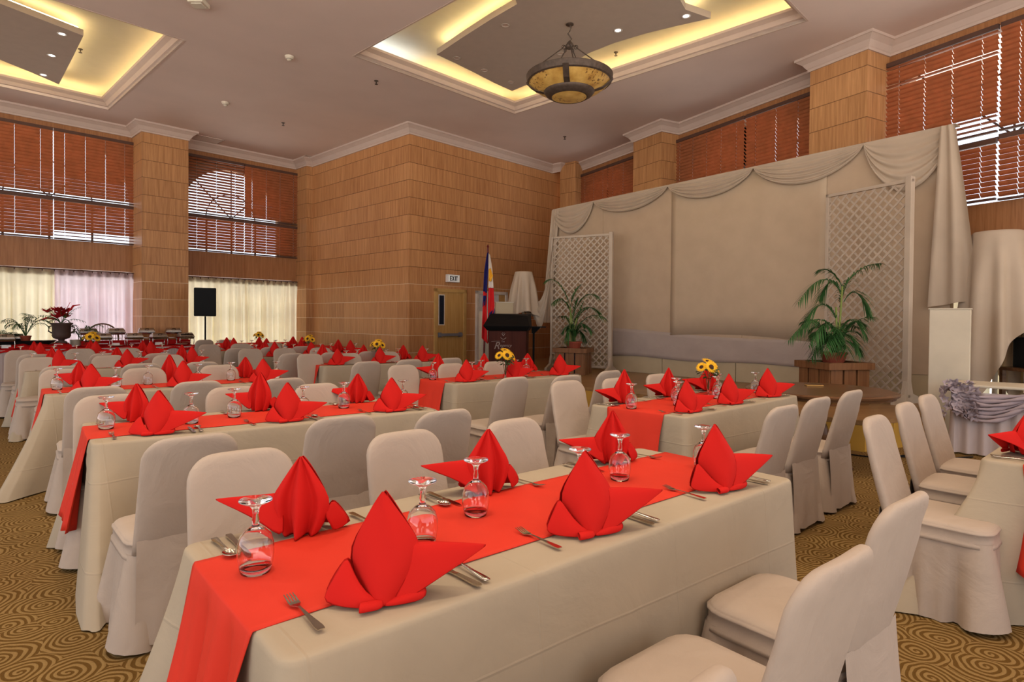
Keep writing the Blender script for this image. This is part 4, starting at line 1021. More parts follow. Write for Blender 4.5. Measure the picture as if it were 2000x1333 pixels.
# ---- round wooden table
rt = ground(1600, 760, TH); e = empty('round_table', (rt.x, rt.y, 0), .3); tag(e, 'round dark wooden pedestal table between dining chairs and stage', 'table'); 
RR_ = (atY(1750, 760, rt.y).x-atY(1480, 760, rt.y).x)/2
MB().lathe([(.001, TH), (RR_-.03, TH), (RR_, TH-.012), (RR_-.005, TH-.03), (RR_-.03, TH-.035), (RR_-.035, TH-.06), (RR_-.08, TH-.07), (.001, TH-.07)], n=64).build('tabletop', DKWOOD, e)
MB().lathe([(.14, TH-.07), (.12, TH-.14), (.06, TH-.2), (.05, .45), (.09, .35), (.1, .25), (.07, .16), (.001, .14)], n=24).build('pedestal', DKWOOD, e, smooth=True)
for k in range(4):
    a = k*PI/2; MB().tube([(0, 0, .2), (.2*math.cos(a), .2*math.sin(a), .17), (.4*math.cos(a), .4*math.sin(a), .03)], [.04, .035, .028], 8).build('foot', DKWOOD, e)
cb = ground(1590, 754, TH); e = empty('gilt_clipboard', (cb.x, cb.y, TH), -.1); tag(e, 'small gilt edged panel lying on the round wooden table', 'plaque')
MB().box((0, 0, .006), (.17, .07, .008)).build('board', GOLD, e, bevel=.002); MB().box((0, 0, .0115), (.14, .045, .003)).build('inset', DKWOOD, e)

# ================================================================= DINING TABLES
def rrect(w, l, r, nc=6, step=.05):
    "rounded rectangle perimeter: (x, y, nx, ny, u-distance to nearest corner, corner id); x in 0..l, y in 0..w"
    out = []
    corners = [((l-r, r), -90, 1), ((l-r, w-r), 0, 2), ((r, w-r), 90, 3), ((r, r), 180, 0)]
    pts = []
    for (cx, cy), a0, cid in corners:
        for i in range(nc+1):
            a = math.radians(a0+90*i/nc); pts.append((cx+r*math.cos(a), cy+r*math.sin(a), math.cos(a), math.sin(a), 0.0, cid))
    n = len(pts)
    for k in range(n):
        p = pts[k]; q = pts[(k+1) % n]; out.append(p); d = math.hypot(q[0]-p[0], q[1]-p[1])
        if d > step*1.5:
            m_ = int(d/step)
            for j in range(1, m_):
                t = j/m_; dd = min(t, 1-t)*d; out.append((p[0]+(q[0]-p[0])*t, p[1]+(q[1]-p[1])*t, p[2], p[3], dd, p[5] if t < .5 else q[5]))
    return out
def tablecloth(name, FL, dr, L_, Wd, label, flare=(.3, .12, .12, .25), dents=(), seed=1, mat=None, group='beige tablecloths'):
    "local x along the near long edge, local y to the far side; flare per corner: near-left, near-right, far-right, far-left"
    DIAG = ((-.7, -.7), (.7, -.7), (.7, .7), (-.7, .7)); flare = [f if isinstance(f, tuple) else (DIAG[i][0]*f, DIAG[i][1]*f) for i, f in enumerate(flare)]
    rnd = random.Random(seed); per = rrect(Wd, L_, .035); ph = [rnd.uniform(0, 6) for _ in range(6)]; loops = []
    z = TH
    loops.append([(x-nx*.02, y-ny*.02, z) for x, y, nx, ny, d, c in per])
    for off, dz in ((.0, -.001), (.006, -.006), (.009, -.016)): loops.append([(x+nx*off, y+ny*off, z+dz) for x, y, nx, ny, d, c in per])
    NR = 16
    for k in range(1, NR+1):
        t = k/NR; lp = []
        for i, (x, y, nx, ny, d, c) in enumerate(per):
            s = x*1.0 if abs(ny) > .7 else y*1.0
            endw = 1.0 if abs(nx) > .7 else .0
            wav = math.sin(s*(17 if endw else 5.2)+ph[int(c)])*(.028 if endw else .012)+math.sin(s*9+ph[4])*.008
            fv = flare[c]; fm = math.hypot(*fv); fl_ = fm*t**1.25*math.exp(-(d/.11)**1.5)
            groove = -.05*t*math.exp(-((d-.24)/.07)**2)*min(1, fm/.2)
            off = .01+t*(.025+wav)+fl_+groove
            for (sx, side, dep) in dents:
                if (side > 0 and ny > .7) or (side < 0 and ny < -.7):
                    off -= dep*math.exp(-((x-sx)/.3)**4)*min(1, t*1.6)
            # corner folds lean outward along the diagonal
            dx_, dy_ = nx, ny
            if fl_ > .01:
                lp.append((x+nx*(off-fl_)+fv[0]/fm*fl_, y+ny*(off-fl_)+fv[1]/fm*fl_, z-.016-(z-.024)*t+.003*math.sin(i*1.3))); continue
            lp.append((x+dx_*off, y+dy_*off, z-.016-(z-.024)*t+.003*math.sin(i*1.3)))
        loops.append(lp)
    o = MB().loft(loops, True, False).build(name, mat or CLOTH, smooth=True)
    o.matrix_world = frame(FL, dr); tag(o, label, 'tablecloth', group)
    return o
def runner(FL, dr, L_, Wd, rw, hang0, hang1, label, seed=0, wav=.03, z=TH+.0035, offy=0.0):
    rnd = random.Random(seed); NX = 22; y0 = Wd/2-rw/2+offy; rows = []
    def row(kind, t):
        r = []
        for i in range(NX+1):
            u = i/NX; y = y0+rw*u
            if kind == 0: r.append((L_*t, y, z+.0005*math.sin(u*9+t*30)))
            else:
                h = hang0 if kind < 0 else hang1; a = wav*t*math.sin(u*2*PI*2.3+seed)+wav*.5*t*math.sin(u*2*PI*5+seed*2)
                bell = 1-.10*math.sin(t*PI)*1+.06*t; yy = Wd/2+offy+(y-Wd/2-offy)*bell
                x = .014+.055*t+a+.03*t
                zz = z-.012-h*t+(.02*math.sin(u*5+seed))*t
                r.append((-x if kind < 0 else L_+x, yy, zz))
        return r
    if hang0 > 0:
        for k in range(14, -1, -1): rows.append(row(-1, k/14))
        r = row(0, 0); rows.append([(x-.009, y, zz-.003) for x, y, zz in r])
    for k in range(1, 12): rows.append(row(0, k/12))
    if hang1 > 0:
        r = row(0, 1); rows.append([(x+.009, y, zz-.003) for x, y, zz in r])
        for k in range(0, 11): rows.append(row(1, k/10))
    else: rows.append(row(0, 1))
    o = MB().grid(rows).build('table_runner', RUN, smooth=True, solid=.0025); o.matrix_world = frame(FL, dr)
    tag(o, label, 'table runner', 'red table runners'); return o

# ---- chair (sitter faces +Y)
def bake(o):
    dg = bpy.context.evaluated_depsgraph_get(); dg.update(); me = bpy.data.meshes.new_from_object(o.evaluated_get(dg)); o.modifiers.clear(); o.data = me
def chair_proto():
    e = empty('banquet_chair', (0, 0, 0)); 
    def rr(w, d, r, cx, cy, z, n=4, dz=None):
        pts = []
        for (sx, sy), a0 in (((1, -1), -90), ((1, 1), 0), ((-1, 1), 90), ((-1, -1), 180)):
            for i in range(n+1):
                a = math.radians(a0+90*i/n); pts.append((cx+sx*(w/2-r)+r*math.cos(a), cy+sy*(d/2-r)+r*math.sin(a), z))
        return pts
    # seat cushion cover with piping edge
    lo = [rr(.43, .43, .08, 0, .02, .375), rr(.462, .462, .09, 0, .02, .378), rr(.458, .458, .09, 0, .02, .392), rr(.444, .444, .085, 0, .02, .40), rr(.443, .443, .085, 0, .02, .436), rr(.452, .452, .087, 0, .02, .440), rr(.452, .452, .087, 0, .02, .445), rr(.441, .441, .085, 0, .02, .449), rr(.435, .435, .085, 0, .02, .454), rr(.428, .428, .085, 0, .02, .460), rr(.36, .36, .08, 0, .02, .468), rr(.16, .16, .05, 0, .02, .472)]
    MB().loft(lo).build('seat', CHAIRC, e, smooth=True)
    # backrest: sections from seat to rounded top
    loops = []; zt = .91; w0 = .205; r = .10
    zs = [.40, .46, .55, .65, .75, .80, .83, .855, .875, .89, .90, .907, .91]
    for i, z in enumerate(zs):
        v = (z-.40)/(zt-.40); yc = -.195-.125*v**1.25-.012*math.sin(v*PI); w = w0*(1-.07*v)
        if z > zt-r: k = (z-(zt-r))/r; w -= r*(1-math.sqrt(max(0, 1-k*k)))*1.0
        th = .058*(1-.25*v); th = th if i < len(zs)-3 else th*(.85, .6, .25)[i-(len(zs)-3)]
        lp = []
        N = 28
        for a in range(N):
            t = 2*PI*a/N; c, s = math.cos(t), math.sin(t); ex = 2/5.5
            x = w*abs(c)**ex*(1 if c > 0 else -1); y = th/2*abs(s)**(2/3.0)*(1 if s > 0 else -1)
            y += .018*(x/w0)**2 + (.0025*math.sin(z*60+x*22) if s < 0 else .001*math.sin(z*40))
            lp.append((x, yc+y, z))
        loops.append(lp)
    o = MB().loft(loops).build('backrest', CHAIRC, e, smooth=True)
    # skirt with box pleats at the corners
    per = rrect(.43, .43, .05, 5, .02); rows = []
    rnd = random.Random(3)
    for k in range(9):
        t = k/8; z = .40-.385*t; lp = []
        for i, (x, y, nx, ny, d, c) in enumerate(per):
            fl_ = .055*t*math.exp(-(d/.05)**2)-.035*t*math.exp(-((d-.075)/.025)**2)+.018*t*math.exp(-((d-.12)/.025)**2)
            off = .004+.022*t+fl_+.006*t*math.sin(i*.7)
            lp.append((x-.215+nx*off, y-.195+ny*off, z+.012*t*math.sin(i*.33)))
        rows.append(lp)
    MB().grid(rows, True).build('skirt', CHAIRC, e, smooth=True)
    # loose flap falling from the backrest behind
    rows = []
    for k in range(9):
        t = k/8; z = .47-.44*t; row = []
        for i in range(13):
            u = i/12*2-1; row.append((u*(.195+.012*t), -.228-.008-.035*t+.014*u*u+.006*t*math.sin(u*8+t*3), z+.008*t*math.sin(u*5)))
        rows.append(row)
    MB().grid(rows).build('rear_flap', CHAIRC, e, smooth=True)
    for sx in (-1, 1):
        for sy in (-.17, .2): MB().tube([(sx*.18, sy, .38), (sx*.19, sy, .0)], .012, 6).build('leg', BLACK, e)
    return e
CH = chair_proto(); CHK = list(CH.children); used = [False]
def children(o): return CHK if o is CH else list(o.children)
def dup(root, kids):
    r = root.copy(); COL.objects.link(r)
    for ch in kids:
        c = ch.copy(); COL.objects.link(c); c.parent = r
    return r
CHG = 'white covered banquet chairs'
def chair(px, py, face, label, j=.04, top=.905, proto=None):
    p = ground(px, py, top); f = Vector((face[0], face[1], 0)).normalized(); f = Matrix.Rotation(random.uniform(-j, j), 3, 'Z') @ f
    o = CH if not used[0] else dup(CH, CHK); used[0] = True
    loc = p+f*.315; o.location = (loc.x, loc.y, 0); o.rotation_euler = (0, 0, ang(f)-PI/2); tag(o, label, 'chair', CHG); return o

# ---- napkin, goblet, cutlery prototypes
def napkin_proto(v=0):
    rnd = random.Random(40+v); m = MB(); hs = 1.0+(.0, .06, -.05)[v]
    def g(rows): m.grid([[Vector(p) for p in r] for r in rows])
    zs = [0, .06, .115, .17, .225, .25]; wd = [.046, .083, .089, .055, .021, .002]
    back = []
    for k, z in enumerate(zs):
        w = wd[k]; dpt = [.075, .068, .055, .032, .010, .0][k]; row = []
        for i in range(9):
            t = i/4-1; row.append((w*t+.006*math.sin(z*20), -dpt*(1-abs(t)**2.2)*1.0-(.012 if k < 2 else 0)+.004*math.sin(t*5+k), z*hs))
        back.append(row)
    g(back)
    front = []
    for k, z in enumerate(zs):
        w = wd[k]*(1.0 if k else 1.1); f = 1-z/.26; row = []
        for i in range(25):
            t = i/12-1; row.append((w*t, (.05*f+.012)*(1-t*t)*(.6)+0.027*(f+.12)*math.sin(t*PI*2.5+1.57)*(1-t*t*.8)+.004, z*hs))
        front.append(row)
    g(front)
    # long wing
    bot = [(.01, -.078, .0), (.055, -.072, .006), (.10, -.055, .03), (.175, -.03, .065), (.25, -.005, .105)]
    rid = [(.062, -.012, .14), (.09, -.0, .135), (.13, .0, .13), (.185, .0, .12), (.253, -.004, .109)]
    rer = [(.03, .05, .0), (.07, .05, .02), (.11, .04, .05), (.18, .02, .08), (.251, .0, .106)]
    rows = []
    for s in range(5):
        a, b, c = Vector(bot[s]), Vector(rid[s]), Vector(rer[s]); nrm = Vector((.1, -.02, .01))*.25*(1-s/4)
        rows.append([a, a.lerp(b, .33)+nrm*.9, a.lerp(b, .7)+nrm*.8, b, b.lerp(c, .4), c])
    g(rows)
    # small wing
    g([[(-.088, -.012, .105), (-.105, -.03, .085), (-.125, -.045, .05), (-.145, -.052, .012)], [(-.07, -.045, .07), (-.08, -.06, .05), (-.1, -.07, .03), (-.12, -.07, .004)], [(-.04, -.07, .03), (-.045, -.08, .025), (-.05, -.088, .015), (-.06, -.09, .003)], [(.0, -.08, .012), (.0, -.083, .01), (.0, -.086, .006), (.0, -.088, .001)]])
    g([[(-.088, -.012, .105), (-.105, -.02, .085), (-.13, -.035, .05), (-.145, -.05, .012)], [(-.07, .02, .06), (-.08, .015, .04), (-.09, .01, .02), (-.09, -.0, .0)]])
    # rolled hem under the point and folded base at right
    m.loft([[(x, y+q[0], max(0.0005, z+q[1])) for q in ((0, 0), (.012, .004), (.02, .016), (.004, .022), (-.012, .014), (-.01, .002))] for x, y, z in ((.004, -.086, 0), (-.025, -.096, 0), (-.052, -.104, 0))], True, False)
    g([[(.0, -.084, .001), (.05, -.075, .0005), (.1, -.055, .0005)], [(.0, -.086, .008), (.052, -.082, .014), (.106, -.058, .022)], [(.01, -.07, .014), (.055, -.06, .026), (.1, -.038, .034)]])
    o = m.build('folded_napkin', RED, smooth=True, solid=.0022); md = o.modifiers.new('d', 'SUBSURF'); md.levels = 1; md.render_levels = 1; bake(o); 
    bm = bmesh.new(); bm.from_mesh(o.data)
    zmin = min(v_.co.z for v_ in bm.verts)
    for v_ in bm.verts: v_.co.z -= zmin
    bm.to_mesh(o.data); bm.free()
    return o
NK = [napkin_proto(v) for v in range(3)]
def goblet_proto():
    pr = [(.036, .0), (.041, .02), (.0445, .045), (.0435, .07), (.037, .092), (.024, .106), (.010, .114), (.0075, .122), (.009, .13), (.0065, .142), (.0085, .158), (.016, .168), (.036, .176), (.040, .179), (.040, .1815), (.001, .183)]
    inn = [(.001, .1105), (.012, .108), (.022, .102), (.035, .090), (.0415, .07), (.0427, .045), (.0393, .02), (.0345, .0)]
    return MB().lathe(inn+pr, n=24).build('water_goblet', GLASS, smooth=True)
GB = goblet_proto()
def cutlery():
    out = []
    # fork lying, tines toward +y, length .19
    m = MB(); hw = [(-.095, .008, .003), (-.08, .0095, .0032), (-.03, .0055, .0045), (.01, .0032, .006), (.03, .0032, .006), (.042, .008, .004), (.05, .0125, .0035), (.062, .013, .0045)]
    m.loft([[(-w, y, z), (w, y, z), (w, y, z+.0022), (-w, y, z+.0022)] for y, w, z in hw])
    for i in range(4):
        x = -.0105+.007*i; m.loft([[(x-w, y, z), (x+w, y, z), (x+w, y, z+.0018), (x-w, y, z+.0018)] for y, w, z in ((.06, .0025, .0045), (.078, .0019, .009), (.095, .0009, .012))])
    out.append(m.build('fork', STEEL, bevel=0))
    m = MB(); hw = [(-.11, .007, .001), (-.1, .0095, .001), (-.02, .0065, .001), (.0, .0075, .001), (.02, .0095, .001), (.08, .0095, .001), (.105, .004, .001)]
    m.loft([[(-w, y, z), (w, y, z), (w, y, z+.0035 if y < .0 else z+.0015), (-w, y, z+.0035 if y < .0 else z+.0025)] for y, w, z in hw])
    out.append(m.build('knife', STEEL))
    m = MB(); hw = [(-.095, .008, .003), (-.08, .0095, .0032), (-.03, .0055, .0045), (.015, .0035, .007), (.04, .0035, .006)]
    m.loft([[(-w, y, z), (w, y, z), (w, y, z+.0022), (-w, y, z+.0022)] for y, w, z in hw])
    rows = []
    for r_ in range(5):
        f = r_/4; rows.append([(.021*math.sin(PI/2*f)*math.cos(2*PI*i/16), .065+.028*math.sin(PI/2*f)*math.sin(2*PI*i/16), .0012+.0085*(1-math.cos(PI/2*f))) for i in range(16)])
    m.grid(rows, True); out.append(m.build('spoon', STEEL, smooth=True, solid=.0012))
    return out
FK, KN, SPN = cutlery()
for o in (FK, KN, SPN): bake(o)
protos = NK+[GB, FK, KN, SPN]; taken = set()
def inst(pr, loc, rz, sc, label, cat, group):
    if pr.name not in taken: taken.add(pr.name); o = pr
    else: o = pr.copy(); COL.objects.link(o)
    o.location = loc; o.rotation_euler = (0, 0, rz); o.scale = (sc,)*3; tag(o, label, cat, group); return o
LRC = ('left', 'middle', 'right')
def settings(FL, dr, L_, Wd, tname, alongs=(.27, 1.02, 1.77), sides=('near', 'far'), cut=True, nsc=1.0, skip=(), r0=0):
    a = ang(dr); n = Vector((-math.sin(a), math.cos(a), 0)); d = Vector((math.cos(a), math.sin(a), 0)); rnd = random.Random(r0+len(tname))
    for side in sides:
        for i, s in enumerate(alongs):
            seat = '%s %s seat' % (LRC[i], side)
            if (side, i) in skip: continue
            if side == 'near': o = FL+d*s; fx_, fy_, rz = d, n, a
            else: o = FL+d*s+n*Wd; fx_, fy_, rz = -d, -n, a+PI
            def P(x, y, z=TH+.0045): q = o+fx_*x+fy_*y; return (q.x, q.y, z)
            zc = TH+.0055
            inst(NK[rnd.randrange(3)], P(rnd.uniform(-.01, .03), .14, zc), rz-.55+rnd.uniform(-.22, .22), nsc*rnd.uniform(.96, 1.06), 'red folded napkin at %s of %s' % (seat, tname), 'napkin', 'red folded napkins')
            inst(GB, P(.215+rnd.uniform(-.02, .02), .345+rnd.uniform(-.015, .015), zc), rnd.uniform(0, 6), 1.04, 'upside-down glass goblet at %s of %s' % (seat, tname), 'glass', 'upturned water goblets')
            if cut:
                inst(FK, P(-.20, .155, zc), rz+rnd.uniform(-.05, .12), 1, 'steel fork at %s of %s' % (seat, tname), 'fork', 'forks')
                inst(KN, P(.185, .125, zc), rz+rnd.uniform(-.05, .05), 1, 'steel knife at %s of %s' % (seat, tname), 'knife', 'knives')
                inst(SPN, P(.225, .12, zc), rz+rnd.uniform(-.05, .05), 1, 'steel spoon at %s of %s' % (seat, tname), 'spoon', 'spoons')
# ---- sunflower vases
def vase_proto():
    e = empty('sunflower_vase'); 
    MB().lathe([(.045, 0), (.045, .006), (.014, .018), (.010, .05), (.016, .11), (.026, .17), (.03, .175), (.024, .168), (.012, .11), (.006, .06), (.001, .055)], n=20).build('vase', GLASS, e, smooth=True)
    heads = [((0, -.05, .29), (0, -1, .5), .058), ((-.085, -.01, .285), (-.7, -.5, .6), .048), ((.01, .03, .34), (.1, -.4, 1), .054), ((.085, -.02, .27), (.8, -.6, .4), .052), ((.06, .05, .31), (.6, .4, .8), .044)]
    lf = MB()
    for c, nrm, R_ in heads:
        c = Vector(c); nrm = Vector(nrm).normalized(); u_ = nrm.cross(Vector((0, 0, 1))).normalized(); v_ = nrm.cross(u_); m = MB()
        for ring in range(2):
            for k in range(13):
                a = 2*PI*(k+ring*.5)/13; rd = u_*math.cos(a)+v_*math.sin(a); tn = nrm.cross(rd); up_ = nrm*(.15+.15*ring)
                w = R_*.2; m.grid([[c+rd*R_*.35-tn*w*.6, c+rd*R_*.35+tn*w*.6], [c+(rd+up_*.5)*R_*.75-tn*w, c+(rd+up_*.5)*R_*.75+tn*w], [c+(rd+up_*.4)*R_*1.2-tn*w*.1, c+(rd+up_*.4)*R_*1.2+tn*w*.1]])
        f = m.build('sunflower', YEL, e)
        rows = []
        for r_ in range(4):
            fr_ = r_/3; rows.append([c+(u_*math.cos(2*PI*i/12)+v_*math.sin(2*PI*i/12))*R_*.44*fr_+nrm*R_*(.22-.12*fr_*fr_) for i in range(12)])
        MB().grid(rows, True).build('flower_disc', BRN, f, smooth=True)
        lf.tube([(0, 0, .05), (c.x*.4, c.y*.4, .2), tuple(c-nrm*.01)], .0035, 5)
    rnd = random.Random(5)
    for k in range(34):
        a = rnd.uniform(0, 2*PI); z = rnd.uniform(.19, .27); r_ = rnd.uniform(.03, .075); c = Vector((r_*math.cos(a), r_*math.sin(a), z)); d = Vector((math.cos(a), math.sin(a), rnd.uniform(-.5, .6))).normalized(); s = d.cross(Vector((0, 0, 1))).normalized(); Ln = rnd.uniform(.04, .07)
        lf.grid([[c-s*.003, c+s*.003], [c+d*Ln*.4-s*.017+Vector((0, 0, .004)), c+d*Ln*.4+s*.017], [c+d*Ln*.8-s*.01, c+d*Ln*.8+s*.01-Vector((0, 0, .006))], [c+d*Ln-s*.001, c+d*Ln+s*.001-Vector((0, 0, .012))]])
    lf.build('leaves', LEAFD, e)
    return e
VP = vase_proto(); vused = [False]
def deep(o, par=None):
    c = o.copy(); COL.objects.link(c); c.parent = par
    for ch in o.children: deep(ch, c)
    return c
def vase(p, rz, sc, label):
    o = VP if not vused[0] else deep(VP); vused[0] = True; o.location = (p[0], p[1], TH+.0055); o.rotation_euler = (0, 0, rz); o.scale = (sc,)*3; tag(o, label, 'flower vase', 'sunflower vases')

def tdir(deg): return Vector((math.sin(math.radians(deg)), math.cos(math.radians(deg)), 0))
def full_table(FLpx, deg, L_, Wd, tname, flare, seed, hang, rw=.48, hang1=0, dents=(), alongs=(.30, 1.02, 1.79), wav=.03, cut=True, skip=(), nsc=1.0, lab=None):
    FL = ground(FLpx[0], FLpx[1], TH); FL.z = 0; d = tdir(deg)
    tablecloth('tablecloth', FL, d, L_, Wd, 'beige floor length tablecloth on '+tname, flare, dents, seed)
    runner(FL, d, L_, Wd, rw, hang, hang1, 'red runner along '+tname, seed, wav)
    settings(FL, d, L_, Wd, tname, alongs, cut=cut, skip=skip, nsc=nsc, r0=seed)
    return FL, d
def row(tops, face, fmt, idx=(0, 1, 2), **k):
    for (px, py), i in zip(tops, idx): chair(px, py, face, fmt % LRC[i], **k)
TN = ['the nearest table', 'the second left column table', 'the third left column table', 'the fourth left column table', 'the fifth left column table']
dT = ((.3, 1, .17), (.95, 1, .17), (1.57, 1, .17))
T = []
T.append(full_table((556, 1296), 49.2, 2.16, .80, TN[0], ((-.06, -.2), .04, .1, (-.22, .04)), 1, .62, dents=dT, wav=.07))
T.append(full_table((182, 868), 51.5, 2.08, .80, TN[1], ((-.05, -.55), .12, .1, (-.13, .03)), 2, .5, dents=dT))
T.append(full_table((90, 774), 50.5, 2.08, .80, TN[2], ((-.28, -.38), .1, .1, (-.12, .05)), 3, .55, dents=dT))
T.append(full_table((50, 727), 49.5, 2.08, .80, TN[3], ((-.1, -.42), .1, .1, (-.15, .05)), 4, .6, dents=dT))
T.append(full_table((25, 705), 49.5, 2.08, .80, TN[4], ((-.3, -.3), .1, .1, (-.2, .05)), 5, .5, dents=dT, cut=False))
fT = tdir(49.5); nT = Vector((-fT.y, fT.x, 0)); FF = -nT; FB = nT     # FF faces the camera side, FB faces away
def far_l(n): return 'white chair facing us, %s one behind '+n
def near_l(n): return 'white chair back, %s one before '+n
row([(470, 883), (785, 845), (998, 821)], FF, far_l(TN[0])); 
row([(1318, 1368), (1648, 1090), (1776, 974)], FB, 'white chair, %s one on the near side of the nearest table', j=.02)
row([(378, 853), (672, 815), (873, 803)], FB, near_l(TN[1])); row([(213, 773), (455, 757), (618, 751)], FF, far_l(TN[1]))
row([(190, 757), (388, 746), (556, 740)], FB, near_l(TN[2])); row([(125, 722), (281, 720), (427, 714)], FF, far_l(TN[2]))
row([(123, 716), (277, 711), (395, 708)], FB, near_l(TN[3])); row([(76, 699), (212, 695), (328, 694)], FF, far_l(TN[3]))
row([(69, 693), (206, 691), (311, 691)], FB, near_l(TN[4])); row([(42, 685), (157, 682), (249, 681)], FF, far_l(TN[4]))
MN = ['the nearest middle column table', 'the second middle column table', 'the third middle column table', 'the fourth middle column table', 'the fifth middle column table']
al = (.25, .9, 1.6)
Mt = []
Mt.append(full_table((1340, 816), 46.5, 1.92, .84, MN[0], (.12, .06, .1, .15), 11, .46, alongs=al, rw=.5, wav=.008))
Mt.append(full_table((888, 751), 51, 1.85, .84, MN[1], (.12, .06, .1, .15), 12, .42, alongs=al, rw=.5, wav=.008))
Mt.append(full_table((634, 716), 52, 1.9, .84, MN[2], (.12, .06, .1, .15), 13, .42, alongs=al, rw=.5, wav=.01))
Mt.append(full_table((510, 699), 52, 1.9, .84, MN[3], (.12, .06, .1, .15), 14, .42, alongs=al, cut=False, rw=.5, wav=.01))
Mt.append(full_table((432, 687), 52, 1.9, .84, MN[4], (.12, .06, .1, .15), 15, .42, alongs=al, cut=False, rw=.5, wav=.01))
row([(1105, 745), (1200, 740), (1282, 732)], FF, far_l(MN[0])); row([(1535, 794), (1602, 778), (1668, 764)], FB, near_l(MN[0]), j=.02)
row([(785, 714), (880, 711), (967, 707)], FF, far_l(MN[1])); row([(1005, 738), (1110, 734), (1193, 725)], FB, near_l(MN[1]))
row([(604, 692), (680, 691), (757, 688)], FF, far_l(MN[2])); row([(718, 707), (801, 703), (881, 700)], FB, near_l(MN[2]))
row([(488, 682), (555, 681), (625, 680)], FF, far_l(MN[3])); row([(571, 691), (650, 689), (722, 687)], FB, near_l(MN[3]))
row([(408, 673.5), (470, 672), (530, 671)], FF, far_l(MN[4])); row([(464, 681), (530, 679), (590, 677)], FB, near_l(MN[4]))
# table at the right photo edge
BLc = ground(1917, 897, TH); BLc.z = 0; dR = tdir(48); nR = Vector((-dR.y, dR.x, 0)); FLr = BLc-nR*.8
RNm = 'the table at the right edge'
tablecloth('tablecloth', FLr, dR, 2.1, .80, 'beige tablecloth with corner spilling on carpet, '+RNm, (.2, .1, .1, .48), ((.3, 1, .17), (.95, 1, .17), (1.5, 1, .17)), 21)
runner(FLr, dR, 2.1, .80, .48, .5, 0, 'red runner hanging at '+RNm, 21)
settings(FLr, dR, 2.1, .80, RNm, (.3, .95, 1.6), sides=('far',), r0=3)
row([(1706, 815), (1765, 789), (1808, 773)], Vector((nR.x*-1, nR.y*-1, 0)), 'white chair, %s one on far side of '+RNm, j=.02)
# farthest two tables
f6 = Vector((-6.75, 14.9, 0)); tablecloth('tablecloth', f6, A, 1.75, .8, 'beige tablecloth on the far table below the curtained window', (.1, .1, .1, .1), (), 31); runner(f6, A, 1.75, .8, .74, .3, 0, 'wide red runner on the far table below the curtained window', 31, .01)
row([(400, 664.5), (440, 664.5)], FB, 'white chair back, %s one before the far table by the window', idx=(0, 2))
d7 = -B; f7 = Vector((-5.0, 15.0, 0))-A*.55; tablecloth('tablecloth', f7, d7, 1.9, .8, 'beige tablecloth on the table along the panelled wall', (.1, .1, .1, .1), (), 32); runner(f7, d7, 1.9, .8, .6, .3, 0, 'red runner on the table along the panelled wall', 32, .01)
for (px, py, sc, l) in ((987, 742, 1.0, 'sunflowers in a glass vase in front of the lectern'), (737, 707, 1.0, 'sunflowers in a glass vase left of the exit door'), (1383, 773, .95, 'sunflowers in a glass vase in front of the white screen'),
                        (603, 690, 1.0, 'sunflowers in a glass vase before the left panelled wall'), (505, 678, 1.0, 'sunflowers in a glass vase before the far window curtain'), (178, 694, 1.15, 'sunflowers in a glass vase before the buffet')):
    p = ground(px, py, TH); vase((p.x, p.y), random.uniform(-.4, .4), sc*.93, l)

# ================================================================= BUFFET
bfR = ground(384, 676, TH); bfR.z = 0; bd = -A; LB = 7.0; dep = .64
e = empty('buffet_table', bfR, ang(bd)); tag(e, 'long buffet table with white pleated skirt along the left windows', 'buffet table')
MB().box2((0, -dep, TH-.04), (LB, 0, TH)).build('tabletop', SKIRTW, e)
per = [(0, -dep), (0, 0), (LB, 0)]; rows = [[], []]
for z, i_ in ((TH-.01, 0), (.015, 1)):
    for a, b in ((per[0], per[1]), (per[1], per[2])):
        L_ = math.hypot(b[0]-a[0], b[1]-a[1]); k = int(L_/.02); 
        for j_ in range(k):
            t = j_/k; w = .01+.012*(math.sin(j_*1.1)**2)*(1+i_*.6); nx_, ny_ = ((-1, 0) if a[0] == b[0] else (0, 1)); rows[i_].append((a[0]+(b[0]-a[0])*t+nx_*w, a[1]+(b[1]-a[1])*t+ny_*w, z))
MB().grid(rows).build('skirt', SKIRTW, e, smooth=True)
def bump_cloth(x0, x1, y0, y1, zt_, amp, seed, over=.07):
    rnd = random.Random(seed); nx_, ny_ = int((x1-x0)/.035), 14; rows = []; ph = [rnd.uniform(0, 6) for _ in range(4)]
    for j_ in range(ny_+1):
        row_ = []
        for i_ in range(nx_+1):
            x = x0+(x1-x0)*i_/nx_; v = j_/ny_; y = y0+(y1-y0)*v
            h = abs(math.sin(x*9+ph[0]+2*math.sin(v*3+x)))*amp+abs(math.sin(x*17+v*7+ph[1]))*amp*.5
            z = TH+.006+zt_+h
            if v > .86: y = y1+.02+.004*math.sin(x*30); z = TH+.006+zt_-(v-.86)/.14*over*(1+.4*math.sin(x*13+ph[2]))-(0)
            row_.append((x, y, z))
        rows.append(row_)
    return MB().grid(rows)
o = empty('buffet_cloth', bfR, ang(bd)); tag(o, 'crumpled dark red cloth spread over the buffet table', 'cloth')
bump_cloth(0, LB, -dep+.02, .015, 0, .022, 1).build('cloth_cover', BUFR, o, smooth=True)
bump_cloth(2.35, 3.35, -dep+.1, -.08, .06, .035, 2, .05).build('raised_fold', BUFR, o, smooth=True)
MB().box2((.02, -dep+.02, TH+.03), (2.2, -dep+.30, TH+.14)).build('riser', BUFR, o, bevel=.01)
def bf(px, Yoff): # point on buffet at pixel column, Yoff metres behind the front edge
    q = onwall(px, 640, bfR+B*Yoff, bd); return Vector((q.x, q.y, 0))
